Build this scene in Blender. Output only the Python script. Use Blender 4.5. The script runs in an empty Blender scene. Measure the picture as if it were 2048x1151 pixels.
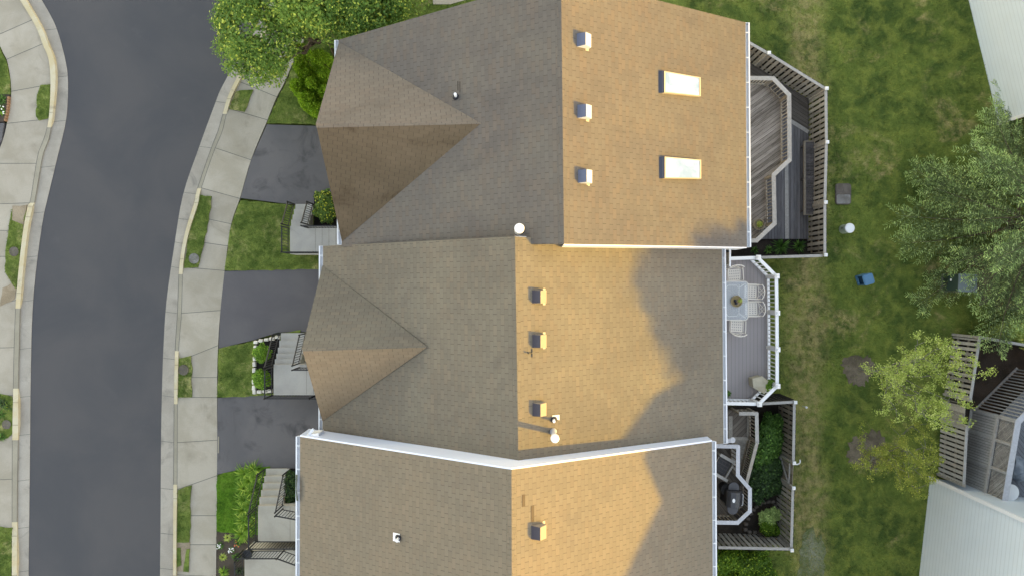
import bpy, bmesh, math, random
import numpy as np
from mathutils import Vector, Matrix
from mathutils.geometry import tessellate_polygon

random.seed(7)
rng = np.random.default_rng(7)
SC = bpy.context.scene
COL = SC.collection
F = 1365.3333          # focal length in pixels of the 2048 px wide photograph (24 mm equivalent)
H = 29.0               # drone height above the street
CX, CY = 1024.0, 575.5
SUN_EL, SUN_E, SUN_C = 12.0, 2.0, (0.63, 0.37, 0.0)
SKY_E, SKY_TINT, EXPO = 0.15, (1.08, 0.785, 0.59, 1), 3.1
ZB = -1.0              # level of the back lawn (the plot falls away behind the houses)


def P(px, py, z=0.0):
    d = H - z
    return Vector(((px - CX) / F * d, -(py - CY) / F * d, z))


# ------------------------------------------------------------------ mesh builder
class MB:
    def __init__(self):
        self.v = []
        self.f = []
        self.m = []

    def face(self, pts, mi=0):
        b = len(self.v)
        self.v += [tuple(p) for p in pts]
        self.f.append(tuple(range(b, b + len(pts))))
        self.m.append(mi)

    def poly(self, pts, mi=0):
        """flat (possibly concave) polygon, triangulated"""
        pts = [Vector(p) for p in pts]
        b = len(self.v)
        self.v += [tuple(p) for p in pts]
        n = Vector((0, 0, 0))
        for i in range(len(pts)):
            n += pts[i].cross(pts[(i + 1) % len(pts)])
        for t in tessellate_polygon([pts]):
            a, c, d = [pts[i] for i in t]
            nn = (c - a).cross(d - a)
            if nn.dot(n) < 0:
                t = (t[0], t[2], t[1])
            self.f.append(tuple(b + i for i in t))
            self.m.append(mi)

    def prism(self, pts, z0, z1, mi=0, mside=None, bottom=False):
        """pts: list of (x, y[,z]) ; top at z1, skirt to z0"""
        if mside is None:
            mside = mi
        q = [(p[0], p[1]) for p in pts]
        area = sum(q[i][0] * q[(i + 1) % len(q)][1] - q[(i + 1) % len(q)][0] * q[i][1] for i in range(len(q)))
        if area < 0:
            q.reverse()
        self.poly([(x, y, z1) for x, y in q], mi)
        for i in range(len(q)):
            a, b = q[i], q[(i + 1) % len(q)]
            self.face([(a[0], a[1], z0), (b[0], b[1], z0), (b[0], b[1], z1), (a[0], a[1], z1)], mside)
        if bottom:
            self.poly([(x, y, z0) for x, y in reversed(q)], mi)

    def hexa(self, c8, mi=0):
        """c8: bottom 4 (ccw) then top 4"""
        a = c8
        for idx in ((3, 2, 1, 0), (4, 5, 6, 7), (0, 1, 5, 4), (1, 2, 6, 5), (2, 3, 7, 6), (3, 0, 4, 7)):
            self.face([a[i] for i in idx], mi)

    def box(self, c, s, rz=0.0, mi=0, taper=1.0):
        cx, cy, cz = c
        hx, hy, hz = s[0] / 2, s[1] / 2, s[2] / 2
        co, si = math.cos(rz), math.sin(rz)
        pts = []
        for z, t in ((-hz, 1.0), (hz, taper)):
            for x, y in ((-hx, -hy), (hx, -hy), (hx, hy), (-hx, hy)):
                x *= t
                y *= t
                pts.append((cx + x * co - y * si, cy + x * si + y * co, cz + z))
        self.hexa(pts, mi)

    def bar(self, a, b, w, h, mi=0, up=(0, 0, 1), ext=0.0):
        """rectangular bar from a to b, w across, h along up"""
        a = Vector(a)
        b = Vector(b)
        d = (b - a)
        if d.length < 1e-6:
            return
        d.normalize()
        a = a - d * ext
        b = b + d * ext
        up = Vector(up)
        s = d.cross(up)
        if s.length < 1e-4:
            s = d.cross(Vector((1, 0, 0)))
        s.normalize()
        u = s.cross(d).normalized()
        s *= w / 2
        u *= h / 2
        self.hexa([a - s - u, a + s - u, b + s - u, b - s - u, a - s + u, a + s + u, b + s + u, b - s + u], mi)

    def tube(self, pts, r, n=8, mi=0, cap=True):
        pts = [Vector(p) for p in pts]
        rs = r if isinstance(r, (list, tuple)) else [r] * len(pts)
        rings = []
        for i, p in enumerate(pts):
            d = (pts[min(i + 1, len(pts) - 1)] - pts[max(i - 1, 0)]).normalized()
            ref = Vector((0, 0, 1)) if abs(d.z) < 0.95 else Vector((1, 0, 0))
            s = d.cross(ref).normalized()
            u = s.cross(d).normalized()
            b = len(self.v)
            for k in range(n):
                t = 2 * math.pi * k / n
                q = p + (s * math.cos(t) + u * math.sin(t)) * rs[i]
                self.v.append(tuple(q))
            rings.append(b)
        for i in range(len(rings) - 1):
            for k in range(n):
                k2 = (k + 1) % n
                self.f.append((rings[i] + k2, rings[i] + k, rings[i + 1] + k, rings[i + 1] + k2))
                self.m.append(mi)
        if cap:
            self.f.append(tuple(rings[0] + k for k in range(n)))
            self.m.append(mi)
            self.f.append(tuple(rings[-1] + k for k in reversed(range(n))))
            self.m.append(mi)

    def lathe(self, prof, c=(0, 0, 0), n=20, mi=0):
        """prof: list of (r, z)"""
        rings = []
        for r, z in prof:
            b = len(self.v)
            for k in range(n):
                t = 2 * math.pi * k / n
                self.v.append((c[0] + r * math.cos(t), c[1] + r * math.sin(t), c[2] + z))
            rings.append(b)
        for i in range(len(rings) - 1):
            for k in range(n):
                k2 = (k + 1) % n
                self.f.append((rings[i] + k, rings[i] + k2, rings[i + 1] + k2, rings[i + 1] + k))
                self.m.append(mi)
        self.f.append(tuple(rings[0] + k for k in reversed(range(n))))
        self.m.append(mi)
        self.f.append(tuple(rings[-1] + k for k in range(n)))
        self.m.append(mi)

    def build(self, name, mats, parent=None, smooth=False, bevel=0.0):
        me = bpy.data.meshes.new(name)
        if parent is not None:
            off = ROOTLOC.get(parent.name, Vector((0, 0, 0)))
            vv = [(x - off.x, y - off.y, z - off.z) for x, y, z in self.v]
        else:
            off = Vector((0, 0, 0))
            vv = self.v
        me.from_pydata(vv, [], self.f)
        if not isinstance(mats, (list, tuple)):
            mats = [mats]
        for m in mats:
            me.materials.append(m)
        me.polygons.foreach_set('material_index', self.m)
        uvl = me.uv_layers.new(name='UVMap')
        Z = Vector((0, 0, 1))
        for p in me.polygons:
            n = p.normal
            u = Z.cross(n)
            if u.length < 1e-3:
                u = Vector((1, 0, 0))
                w = Vector((0, 1, 0))
            else:
                u.normalize()
                w = n.cross(u)
            for li in p.loop_indices:
                c = me.vertices[me.loops[li].vertex_index].co + off
                uvl.data[li].uv = (c.dot(u), c.dot(w))
        if smooth:
            me.polygons.foreach_set('use_smooth', [True] * len(me.polygons))
        me.update()
        o = bpy.data.objects.new(name, me)
        COL.objects.link(o)
        if parent is not None:
            o.parent = parent
            ROOTLOC[o.name] = off
        if bevel:
            bm = bmesh.new()
            bm.from_mesh(me)
            bmesh.ops.remove_doubles(bm, verts=bm.verts, dist=1e-5)
            bm.to_mesh(me)
            bm.free()
            md = o.modifiers.new('bevel', 'BEVEL')
            md.width = bevel
            md.segments = 2
            md.limit_method = 'ANGLE'
        return o


ROOTLOC = {}


def thing(name, label, cat, loc=(0, 0, 0), rz=0.0, group=None):
    o = bpy.data.objects.new(name, None)
    o.empty_display_size = 0.2
    COL.objects.link(o)
    o.location = loc
    o.rotation_euler = (0, 0, rz)
    o['label'] = label
    o['category'] = cat
    if group:
        o['group'] = group
    ROOTLOC[o.name] = Vector(loc) if rz == 0 else Vector((0, 0, 0))
    return o


def local_thing(name, label, cat, loc=(0, 0, 0), rz=0.0, group=None):
    """thing whose parts are modelled in local coordinates"""
    o = thing(name, label, cat, loc, rz, group)
    ROOTLOC[o.name] = Vector((0, 0, 0))
    return o


def tag(o, label, cat, group=None):
    o['label'] = label
    o['category'] = cat
    if group:
        o['group'] = group
    return o


def struct(o, kind='structure'):
    o['kind'] = kind
    return o


def dup(root, loc, rz, label=None):
    r = root.copy()
    COL.objects.link(r)
    r.location = loc
    r.rotation_euler = (0, 0, rz)
    if label:
        r['label'] = label
    for ch in list(root.children):
        c = ch.copy()
        COL.objects.link(c)
        c.parent = r
        for g in list(ch.children):
            d = g.copy()
            COL.objects.link(d)
            d.parent = c
    return r


def np_mesh(name, V, Q, mat, parent=None):
    """fast quad / tri mesh from numpy arrays, coordinates in the world"""
    me = bpy.data.meshes.new(name)
    V = np.asarray(V, dtype=np.float32)
    if parent is not None:
        off = ROOTLOC.get(parent.name, Vector((0, 0, 0)))
        V = V - np.array(off, dtype=np.float32)
    k = Q.shape[1]
    me.vertices.add(len(V))
    me.vertices.foreach_set('co', V.ravel())
    me.loops.add(Q.size)
    me.loops.foreach_set('vertex_index', Q.astype(np.int32).ravel())
    me.polygons.add(len(Q))
    me.polygons.foreach_set('loop_start', np.arange(0, Q.size, k, dtype=np.int32))
    me.polygons.foreach_set('loop_total', np.full(len(Q), k, dtype=np.int32))
    me.materials.append(mat)
    me.update(calc_edges=True)
    o = bpy.data.objects.new(name, me)
    COL.objects.link(o)
    if parent is not None:
        o.parent = parent
    return o


# ------------------------------------------------------------------ materials
def lin(c):
    c = c / 255.0
    return c / 12.92 if c <= 0.04045 else ((c + 0.055) / 1.055) ** 2.4


def A(r, g, b, k=1.0):
    return (lin(r) * k, lin(g) * k, lin(b) * k, 1.0)


class NT:
    def __init__(self, name):
        self.mat = bpy.data.materials.new(name)
        self.mat.use_nodes = True
        self.t = self.mat.node_tree
        self.t.nodes.clear()
        self.out = self.t.nodes.new('ShaderNodeOutputMaterial')

    def n(self, typ, **kw):
        o = self.t.nodes.new('ShaderNode' + typ)
        for k, v in kw.items():
            setattr(o, k, v)
        return o

    def link(self, a, b):
        self.t.links.new(a, b)

    def setin(self, sock, v):
        if isinstance(v, bpy.types.NodeSocket):
            self.link(v, sock)
        else:
            sock.default_value = v

    def math(self, op, a, b=None, c=None, clamp=False):
        o = self.n('Math', operation=op)
        o.use_clamp = clamp
        self.setin(o.inputs[0], a)
        if b is not None:
            self.setin(o.inputs[1], b)
        if c is not None:
            self.setin(o.inputs[2], c)
        return o.outputs[0]

    def mix(self, fac, a, b, blend='MIX'):
        o = self.n('Mix', data_type='RGBA', blend_type=blend)
        self.setin(o.inputs[0], fac)
        self.setin(o.inputs[6], a)
        self.setin(o.inputs[7], b)
        return o.outputs[2]

    def noise(self, vec, scale, detail=4.0, rough=0.55, dist=0.0):
        o = self.n('TexNoise')
        self.setin(o.inputs['Vector'], vec)
        o.inputs['Scale'].default_value = scale
        o.inputs['Detail'].default_value = detail
        o.inputs['Roughness'].default_value = rough
        o.inputs['Distortion'].default_value = dist
        return o.outputs[0]

    def ramp(self, fac, lo, hi):
        o = self.n('MapRange')
        o.interpolation_type = 'SMOOTHSTEP'
        self.setin(o.inputs[0], fac)
        o.inputs[1].default_value = lo
        o.inputs[2].default_value = hi
        return o.outputs[0]

    def pos(self):
        return self.n('NewGeometry').outputs['Position']

    def scalevec(self, vec, s):
        o = self.n('VectorMath', operation='MULTIPLY')
        self.setin(o.inputs[0], vec)
        o.inputs[1].default_value = s
        return o.outputs[0]

    def bump(self, h, strength=0.3, dist=0.02):
        o = self.n('Bump')
        o.inputs['Strength'].default_value = strength
        o.inputs['Distance'].default_value = dist
        self.setin(o.inputs['Height'], h)
        return o.outputs[0]

    def bsdf(self, color, rough=0.8, normal=None, metallic=0.0, spec=0.3, **kw):
        b = self.n('BsdfPrincipled')
        self.setin(b.inputs['Base Color'], color)
        self.setin(b.inputs['Roughness'], rough)
        self.setin(b.inputs['Metallic'], metallic)
        b.inputs['Specular IOR Level'].default_value = spec
        if normal is not None:
            self.link(normal, b.inputs['Normal'])
        self.link(b.outputs[0], self.out.inputs[0])
        return b


def surf(name, c1, c2, s_big=0.6, s_fine=30.0, rough=0.85, bump=0.2, fine=0.25, spec=0.25, island=0.0, speck=None,
         stretch=None, lo=0.35, hi=0.65, metallic=0.0, stain=None):
    t = NT(name)
    p = t.pos()
    if stretch:
        p = t.scalevec(p, stretch)
    big = t.ramp(t.noise(p, s_big, 5.0, 0.6, 0.4), lo, hi)
    fn = t.noise(p, s_fine, 3.0, 0.7)
    col = t.mix(big, c1, c2)
    k = t.math('MULTIPLY_ADD', fn, 2 * fine, 1 - fine)
    if island:
        r = t.n('NewGeometry').outputs['Random Per Island']
        k2 = t.math('MULTIPLY_ADD', r, 2 * island, 1 - island)
        k = t.math('MULTIPLY', k, k2)
    v = t.n('Combine' + 'XYZ')
    for i in range(3):
        t.link(k, v.inputs[i])
    col = t.mix(1.0, col, v.outputs[0], 'MULTIPLY')
    if speck:
        sp = t.ramp(t.noise(p, speck[1], 2.0, 0.5), speck[2], speck[2] + 0.05)
        col = t.mix(sp, col, speck[0])
    if stain:
        st = t.ramp(t.noise(p, stain[1], 6.0, 0.65, 1.2), stain[2], stain[3])
        col = t.mix(st, col, stain[0])
    nb = t.bump(fn, bump, 0.02) if bump else None
    t.bsdf(col, rough, nb, metallic, spec)
    return t.mat


def plain(name, c, rough=0.5, spec=0.4, metallic=0.0, var=0.06, scale=8.0):
    t = NT(name)
    f = t.noise(t.pos(), scale, 4.0)
    k = t.math('MULTIPLY_ADD', f, 2 * var, 1 - var)
    v = t.n('CombineXYZ')
    for i in range(3):
        t.link(k, v.inputs[i])
    col = t.mix(1.0, c, v.outputs[0], 'MULTIPLY')
    t.bsdf(col, rough, None, metallic, spec)
    return t.mat


def shingle(name, c1, c2, c3, stain, stain_amt=0.5, cut=0.33, tab=0.318, exp_=0.131):
    """three-tab asphalt shingles: u along the eave, v up the slope, both in metres"""
    t = NT(name)
    uv = t.n('UVMap').outputs[0]
    s = t.n('SeparateXYZ')
    t.link(uv, s.inputs[0])
    u = t.math('DIVIDE', s.outputs[0], tab)
    v = t.math('DIVIDE', s.outputs[1], exp_)
    row = t.math('FLOOR', v)
    fv = t.math('FRACT', v)
    off = t.math('MULTIPLY', t.math('MODULO', row, 2.0), 0.5)
    jit = t.n('TexWhiteNoise', noise_dimensions='1D')
    t.link(row, jit.inputs['W'])
    uu = t.math('ADD', t.math('ADD', u, off), t.math('MULTIPLY', jit.outputs[0], 0.10))
    cell = t.math('FLOOR', uu)
    fu = t.math('FRACT', uu)
    cutm = t.math('LESS_THAN', t.math('ABSOLUTE', t.math('SUBTRACT', fu, 0.5)), 0.464)
    cutm = t.math('SUBTRACT', 1.0, cutm)
    cid = t.n('CombineXYZ')
    t.link(cell, cid.inputs[0])
    t.link(row, cid.inputs[1])
    wn = t.n('TexWhiteNoise', noise_dimensions='2D')
    t.link(cid.outputs[0], wn.inputs['Vector'])
    # every cut-out is not equally open
    wn2 = t.n('TexWhiteNoise', noise_dimensions='2D')
    sh = t.n('VectorMath', operation='ADD')
    t.link(cid.outputs[0], sh.inputs[0])
    sh.inputs[1].default_value = (31.7, 11.3, 0)
    t.link(sh.outputs[0], wn2.inputs['Vector'])
    line = t.math('LESS_THAN', fv, 0.10)
    p = t.pos()
    big = t.ramp(t.noise(p, 0.45, 5.0, 0.6, 0.5), 0.32, 0.68)
    gran = t.noise(p, 60.0, 3.0, 0.8)
    col = t.mix(big, c1, c2)
    col = t.mix(t.math('MULTIPLY', t.ramp(wn.outputs[0], 0.5, 1.0), 0.20), col, c3)
    st = t.math('MULTIPLY', t.ramp(t.noise(t.scalevec(p, (1.0, 2.2, 1.0)), 0.5, 6.0, 0.62, 0.8), 0.5, 0.75), stain_amt)
    col = t.mix(st, col, stain)
    k = t.math('MULTIPLY_ADD', wn2.outputs[0], 0.10, 0.95)
    k = t.math('MULTIPLY', k, t.math('MULTIPLY_ADD', gran, 0.36, 0.82))
    k = t.math('MULTIPLY', k, t.math('SUBTRACT', 1.0, t.math('MULTIPLY', cutm, t.math('MULTIPLY_ADD', wn2.outputs[0], cut * 0.7, cut * 0.5))))
    k = t.math('MULTIPLY', k, t.math('SUBTRACT', 1.0, t.math('MULTIPLY', line, 0.10)))
    vv = t.n('CombineXYZ')
    for i in range(3):
        t.link(k, vv.inputs[i])
    col = t.mix(1.0, col, vv.outputs[0], 'MULTIPLY')
    hgt = t.math('SUBTRACT', t.math('MULTIPLY', gran, 0.35), t.math('ADD', cutm, t.math('MULTIPLY', fv, 0.5)))
    t.bsdf(col, 0.95, t.bump(hgt, 0.14, 0.005), 0, 0.12)
    return t.mat


def siding(name, c, lap=0.2, dark=0.78):
    t = NT(name)
    uv = t.n('UVMap').outputs[0]
    s = t.n('SeparateXYZ')
    t.link(uv, s.inputs[0])
    v = t.math('DIVIDE', s.outputs[1], lap)
    fv = t.math('FRACT', v)
    line = t.math('LESS_THAN', fv, 0.18)
    p = t.pos()
    nz = t.noise(p, 1.2, 4.0)
    k = t.math('MULTIPLY_ADD', nz, 0.14, 0.93)
    k = t.math('MULTIPLY', k, t.math('SUBTRACT', 1.0, t.math('MULTIPLY', line, 1 - dark)))
    vv = t.n('CombineXYZ')
    for i in range(3):
        t.link(k, vv.inputs[i])
    col = t.mix(1.0, c, vv.outputs[0], 'MULTIPLY')
    t.bsdf(col, 0.45, t.bump(fv, 0.5, 0.012), 0, 0.35)
    return t.mat


def boards(name, ang, width, c1, c2, gap, grain=1.0, gapw=0.07):
    """deck boards running at angle ang (deg) in plan"""
    t = NT(name)
    p = t.pos()
    m = t.n('Mapping')
    m.inputs['Rotation'].default_value = (0, 0, math.radians(-ang))
    t.link(p, m.inputs['Vector'])
    s = t.n('SeparateXYZ')
    t.link(m.outputs[0], s.inputs[0])
    v = t.math('DIVIDE', s.outputs[1], width)
    row = t.math('FLOOR', v)
    fv = t.math('FRACT', v)
    g = t.math('LESS_THAN', fv, gapw)
    wn = t.n('TexWhiteNoise', noise_dimensions='1D')
    t.link(row, wn.inputs['W'])
    sc = t.scalevec(m.outputs[0], (1.0, 14.0, 1.0))
    ad = t.n('VectorMath', operation='ADD')
    t.link(sc, ad.inputs[0])
    c = t.n('CombineXYZ')
    t.link(t.math('MULTIPLY', wn.outputs[0], 60.0), c.inputs[0])
    t.link(c.outputs[0], ad.inputs[1])
    gr = t.noise(ad.outputs[0], 1.6, 5.0, 0.7, 0.3)
    f = t.math('ADD', t.math('MULTIPLY', t.math('SUBTRACT', wn.outputs[0], 0.5), 0.45 * grain), t.math('MULTIPLY_ADD', t.math('SUBTRACT', gr, 0.5), 1.7 * grain, 0.5), clamp=True)
    col = t.mix(f, c1, c2)
    col = t.mix(g, col, gap)
    h = t.math('SUBTRACT', t.math('MULTIPLY', gr, 0.2), g)
    t.bsdf(col, 0.85, t.bump(h, 0.4, 0.01), 0, 0.2)
    return t.mat


def wood(name, c1, c2, island=0.18):
    t = NT(name)
    p = t.pos()
    r = t.n('NewGeometry').outputs['Random Per Island']
    gr = t.noise(t.scalevec(p, (1.0, 1.0, 1.0)), 9.0, 5.0, 0.7, 1.0)
    f = t.math('ADD', t.math('MULTIPLY_ADD', t.math('SUBTRACT', gr, 0.5), 1.6, 0.5), t.math('MULTIPLY', t.math('SUBTRACT', r, 0.5), island * 4), clamp=True)
    col = t.mix(f, c1, c2)
    t.bsdf(col, 0.9, t.bump(gr, 0.3, 0.01), 0, 0.15)
    return t.mat


def leafmat(name, c1, c2, c3, trans=0.3, patch=0.8, tip=0.15):
    """leaves: hue varies from leaf to leaf and in clumps through the crown"""
    t = NT(name)
    r = t.n('NewGeometry').outputs['Random Per Island']
    p = t.pos()
    big = t.ramp(t.noise(p, patch, 3.0, 0.5), 0.35, 0.65)
    col = t.mix(t.math('MULTIPLY_ADD', r, 0.5, t.math('MULTIPLY', big, 0.5)), c1, c2)
    col = t.mix(t.math('GREATER_THAN', r, 1 - tip), col, c3)
    d = t.n('BsdfPrincipled')
    t.link(col, d.inputs['Base Color'])
    d.inputs['Roughness'].default_value = 0.55
    d.inputs['Specular IOR Level'].default_value = 0.25
    tr = t.n('BsdfTranslucent')
    t.link(col, tr.inputs[0])
    mx = t.n('MixShader')
    mx.inputs[0].default_value = trans
    t.link(d.outputs[0], mx.inputs[1])
    t.link(tr.outputs[0], mx.inputs[2])
    t.link(mx.outputs[0], t.out.inputs[0])
    return t.mat


def grassmat(name, c_dark, c_mid, c_light, c_dry, s=0.55, dry=0.5, blades=False, dlo=0.5, seed=(0, 0, 0), worn=0.0):
    t = NT(name)
    p0 = t.pos()
    ad = t.n('VectorMath', operation='ADD')
    t.link(p0, ad.inputs[0])
    ad.inputs[1].default_value = seed
    fl = t.n('VectorMath', operation='MULTIPLY')
    t.link(ad.outputs[0], fl.inputs[0])
    fl.inputs[1].default_value = (1, 1, 0)
    p = fl.outputs[0]
    a = t.ramp(t.noise(p, s, 6.0, 0.62, 0.6), 0.34, 0.66)
    b = t.ramp(t.noise(p, s * 3.1, 5.0, 0.65, 0.4), 0.40, 0.68)
    c = t.ramp(t.noise(p, s * 0.8, 6.0, 0.68, 0.5), dlo, dlo + 0.16)
    c2 = t.ramp(t.noise(p, s * 5.0, 4.0, 0.7), 0.35, 0.65)
    col = t.mix(a, c_dark, c_mid)
    col = t.mix(t.math('MULTIPLY', b, 0.6), col, c_light)
    dm = t.math('MULTIPLY', t.math('MULTIPLY', c, c2), dry)
    if worn:
        # a trodden strip runs along the backs of the yards
        sx = t.n('SeparateXYZ')
        t.link(p, sx.inputs[0])
        wv = t.math('MULTIPLY_ADD', t.noise(p, 0.35, 3.0), 2.2, -1.1)
        dist = t.math('ABSOLUTE', t.math('ADD', t.math('SUBTRACT', sx.outputs[0], worn), wv))
        lim = t.math('SUBTRACT', 1.0, t.ramp(t.math('ABSOLUTE', sx.outputs[1]), 12.0, 20.0))
        wm = t.math('MULTIPLY', t.math('MULTIPLY', lim, t.math('SUBTRACT', 1.0, t.ramp(dist, 0.2, 1.3))), t.math('MULTIPLY_ADD', c2, 0.5, 0.1))
        dm = t.math('MAXIMUM', dm, wm)
    col = t.mix(dm, col, c_dry)
    fn = t.noise(p0, 22.0, 3.0, 0.75)
    k = t.math('MULTIPLY_ADD', fn, 1.0, 0.5)
    if blades:
        r = t.n('NewGeometry').outputs['Random Per Island']
        k = t.math('MULTIPLY_ADD', r, 0.8, 0.72)
    v = t.n('CombineXYZ')
    for i in range(3):
        t.link(k, v.inputs[i])
    col = t.mix(1.0, col, v.outputs[0], 'MULTIPLY')
    t.bsdf(col, 0.9, None if blades else t.bump(fn, 0.5, 0.05), 0, 0.1)
    return t.mat
K = 0.6   # photographed shade values -> real base colours


def B(r, g, b, k=1.0):
    return A(r, g, b, K * k)


def C(r, g, b, k, bk=1.0):
    c = A(r, g, b, K * k)
    return (c[0], c[1], c[2] * bk, 1.0)


def G(r, g, b):
    return A(r, g, b, K * 3.25)


def Lf(r, g, b):
    return A(r, g, b, K * 2.6)


def Lg(r, g, b):
    return A(r, g, b, K * 3.0)


def Lt(r, g, b):
    return A(r, g, b, K * 3.5)


def Rf(r, g, b, k, bk=1.0):
    c = A(r, g, b, K * k)
    return (c[0] * 1.005, c[1] * 0.975, c[2] * 0.985 * bk, 1.0)


M = {}
M['road'] = surf('road_asphalt', C(84, 85, 89, 1.06), C(93, 92, 94, 1.08), 0.25, 45, 0.85, 0.25, 0.13, stain=(C(98, 97, 99, 1.06), 0.3, 0.6, 0.8))
M['drive_new'] = surf('driveway_asphalt_sealed', C(95, 93, 97, 1.22), C(101, 99, 101, 1.25), 0.5, 60, 0.85, 0.2, 0.14)
M['drive_old'] = surf('driveway_asphalt_old', C(82, 81, 83, 1.85), C(94, 92, 93, 1.75), 0.4, 55, 0.9, 0.3, 0.2, speck=(B(128, 126, 120), 38, 0.72), stain=(C(70, 69, 71, 1.6), 0.7, 0.5, 0.72))
M['concrete'] = surf('concrete_pavement', C(172, 165, 150, 1.12, 0.98), C(186, 179, 166, 1.12, 0.98), 0.8, 22, 0.9, 0.15, 0.13, island=0.07, stain=(C(150, 143, 129, 1.12, 0.98), 0.55, 0.52, 0.8))
M['gutter'] = surf('concrete_gutter', C(170, 164, 154, 1.08, 0.98), C(184, 178, 168, 1.08, 0.98), 0.7, 30, 0.9, 0.2, 0.2, island=0.04, stain=(C(148, 143, 136, 1.08, 0.98), 0.9, 0.5, 0.75))
M['joint'] = plain('pavement_joint', B(112, 112, 104), 0.95)
M['crack'] = plain('pavement_crack', B(88, 88, 82), 0.95)
M['kerb_paint'] = surf('kerb_painted', B(216, 208, 180, 1.1), B(210, 196, 158, 1.1), 1.4, 26, 0.8, 0.15, 0.14, stain=(B(180, 172, 148), 1.5, 0.55, 0.75))
M['kerb'] = surf('kerb_concrete', C(164, 158, 148, 1.05, 0.9), C(176, 170, 160, 1.05, 0.9), 0.8, 30, 0.9, 0.2, 0.2)
M['stoop'] = surf('stoop_concrete', C(152,152,145,1.75,1.06), C(164,163,155,1.75,1.06), 0.9, 24, 0.9, 0.15, 0.12, stain=(C(132,132,126,1.75,1.06), 1.1, 0.56, 0.78))
M['stoop_warm'] = surf('stoop_concrete_warm', C(158,155,141,1.75,1.06), C(168,165,151,1.75,1.06), 0.9, 24, 0.9, 0.15, 0.12)
M['mulch'] = surf('black_mulch', B(34, 33, 34), B(48, 45, 42), 2.0, 28, 0.95, 0.6, 0.5)
M['soil'] = surf('garden_soil', C(62,55,47,1.35,1.0), C(84,76,66,1.35,1.0), 1.2, 26, 0.95, 0.6, 0.5, speck=(C(120,112,100,1.35,1.0), 30, 0.70))
M['soil_dark'] = surf('dark_soil', C(44,40,36,1.35,1.0), C(66,59,52,1.35,1.0), 1.0, 24, 0.95, 0.6, 0.55, speck=(C(110,104,98,1.35,1.0), 26, 0.71))
M['mulch_brown'] = surf('brown_mulch', C(88, 80, 67, 1.5), C(116, 107, 92, 1.5), 1.6, 20, 0.95, 0.6, 0.5)
M['bare_soil'] = surf('bare_soil', C(132, 120, 100, 1.5), C(150, 138, 118, 1.5), 1.6, 20, 0.95, 0.6, 0.35)
M['lid'] = surf('utility_lid', B(112, 104, 96), B(128, 120, 112), 3, 30, 0.8, 0.2, 0.15)
M['lid_pale'] = surf('utility_lid_pale', B(165, 163, 160), B(135, 132, 126), 3, 20, 0.8, 0.2, 0.25)
M['stone'] = surf('edging_stone', C(176,174,166,2.0,1.0), C(196,194,186,2.0,1.0), 2, 30, 0.9, 0.3, 0.15, island=0.1)
M['white'] = plain('white_trim', (0.66, 0.68, 0.71, 1), 0.4, 0.4, var=0.04)
M['gutter_metal'] = plain('white_aluminium', (0.62, 0.64, 0.67, 1), 0.35, 0.5, var=0.05)
M['vinyl'] = plain('white_vinyl', (0.70, 0.72, 0.74, 1), 0.35, 0.45, var=0.02)
M['black'] = plain('black_iron', (0.012, 0.012, 0.013, 1), 0.5, 0.4)
M['dark'] = plain('dark_metal', (0.03, 0.031, 0.034, 1), 0.5, 0.4)
M['boot'] = plain('rubber_boot', (0.02, 0.021, 0.028, 1), 0.6)
M['galv'] = plain('galvanised_metal', (0.50, 0.53, 0.58, 1), 0.4, 0.5, 0.3, var=0.08)
M['vent_white'] = plain('vent_pale_metal', (0.40, 0.43, 0.50, 1), 0.45, 0.4, var=0.05)
M['shade_blue'] = plain('vent_shade_blue', (0.115, 0.125, 0.175, 1), 0.6, 0.3, var=0.1, scale=20)  # shade of the vents' uphill face, put into the colour
M['shade_dark'] = plain('vent_shade_dark', (0.062, 0.055, 0.066, 1), 0.6, 0.3, var=0.1, scale=20)
M['vent_tan'] = plain('vent_tan_metal', (0.22, 0.19, 0.155, 1), 0.5, 0.4, var=0.05)
M['flange_tan'] = plain('vent_flange', (0.42, 0.37, 0.27, 1), 0.5, 0.3)
M['frame_tan'] = plain('skylight_frame', (0.36, 0.31, 0.22, 1), 0.5, 0.3)
M['frame_dark'] = plain('skylight_curb', (0.05, 0.055, 0.075, 1), 0.5, 0.3)
M['sky_glass'] = surf('skylight_glass', (0.13, 0.20, 0.32, 1), (0.22, 0.31, 0.47, 1), 1.1, 6, 0.08, 0, 0.04, spec=0.8, lo=0.4, hi=0.6)
M['glass'] = plain('window_glass', (0.03, 0.035, 0.04, 1), 0.05, 0.9)
M['siding_cream'] = siding('siding_cream', (0.48, 0.45, 0.38, 1))
M['siding_grey'] = siding('siding_pale_grey', B(168, 177, 184, 2.3), 0.2, 0.89)
M['brick'] = plain('brick_front', (0.26, 0.13, 0.09, 1), 0.9)
M['door'] = plain('painted_door', (0.05, 0.08, 0.07, 1), 0.4)
M['roof_n'] = shingle('shingles_grey_brown', Rf(112, 109, 106, 1.06, 0.97), Rf(119, 116, 110, 1.06, 0.97), Rf(134, 117, 100, 1.06, 0.97), Rf(90, 88, 88, 1.06, 0.97), 0.28)
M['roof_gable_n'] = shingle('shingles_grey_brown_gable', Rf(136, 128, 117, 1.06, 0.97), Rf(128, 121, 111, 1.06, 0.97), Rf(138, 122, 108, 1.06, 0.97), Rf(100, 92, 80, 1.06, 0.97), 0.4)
M['roof_m'] = shingle('shingles_olive_brown', Rf(123, 119, 109, 1.06, 0.97), Rf(131, 127, 115, 1.06, 0.97), Rf(145, 130, 112, 1.06, 0.97), Rf(110, 107, 101, 1.06, 0.97), 0.4)
M['roof_s'] = shingle('shingles_taupe', Rf(139, 131, 116, 1.06, 0.97), Rf(133, 127, 114, 1.06, 0.97), Rf(146, 132, 115, 1.06, 0.97), Rf(121, 116, 109, 1.06, 0.97), 0.28)
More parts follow.
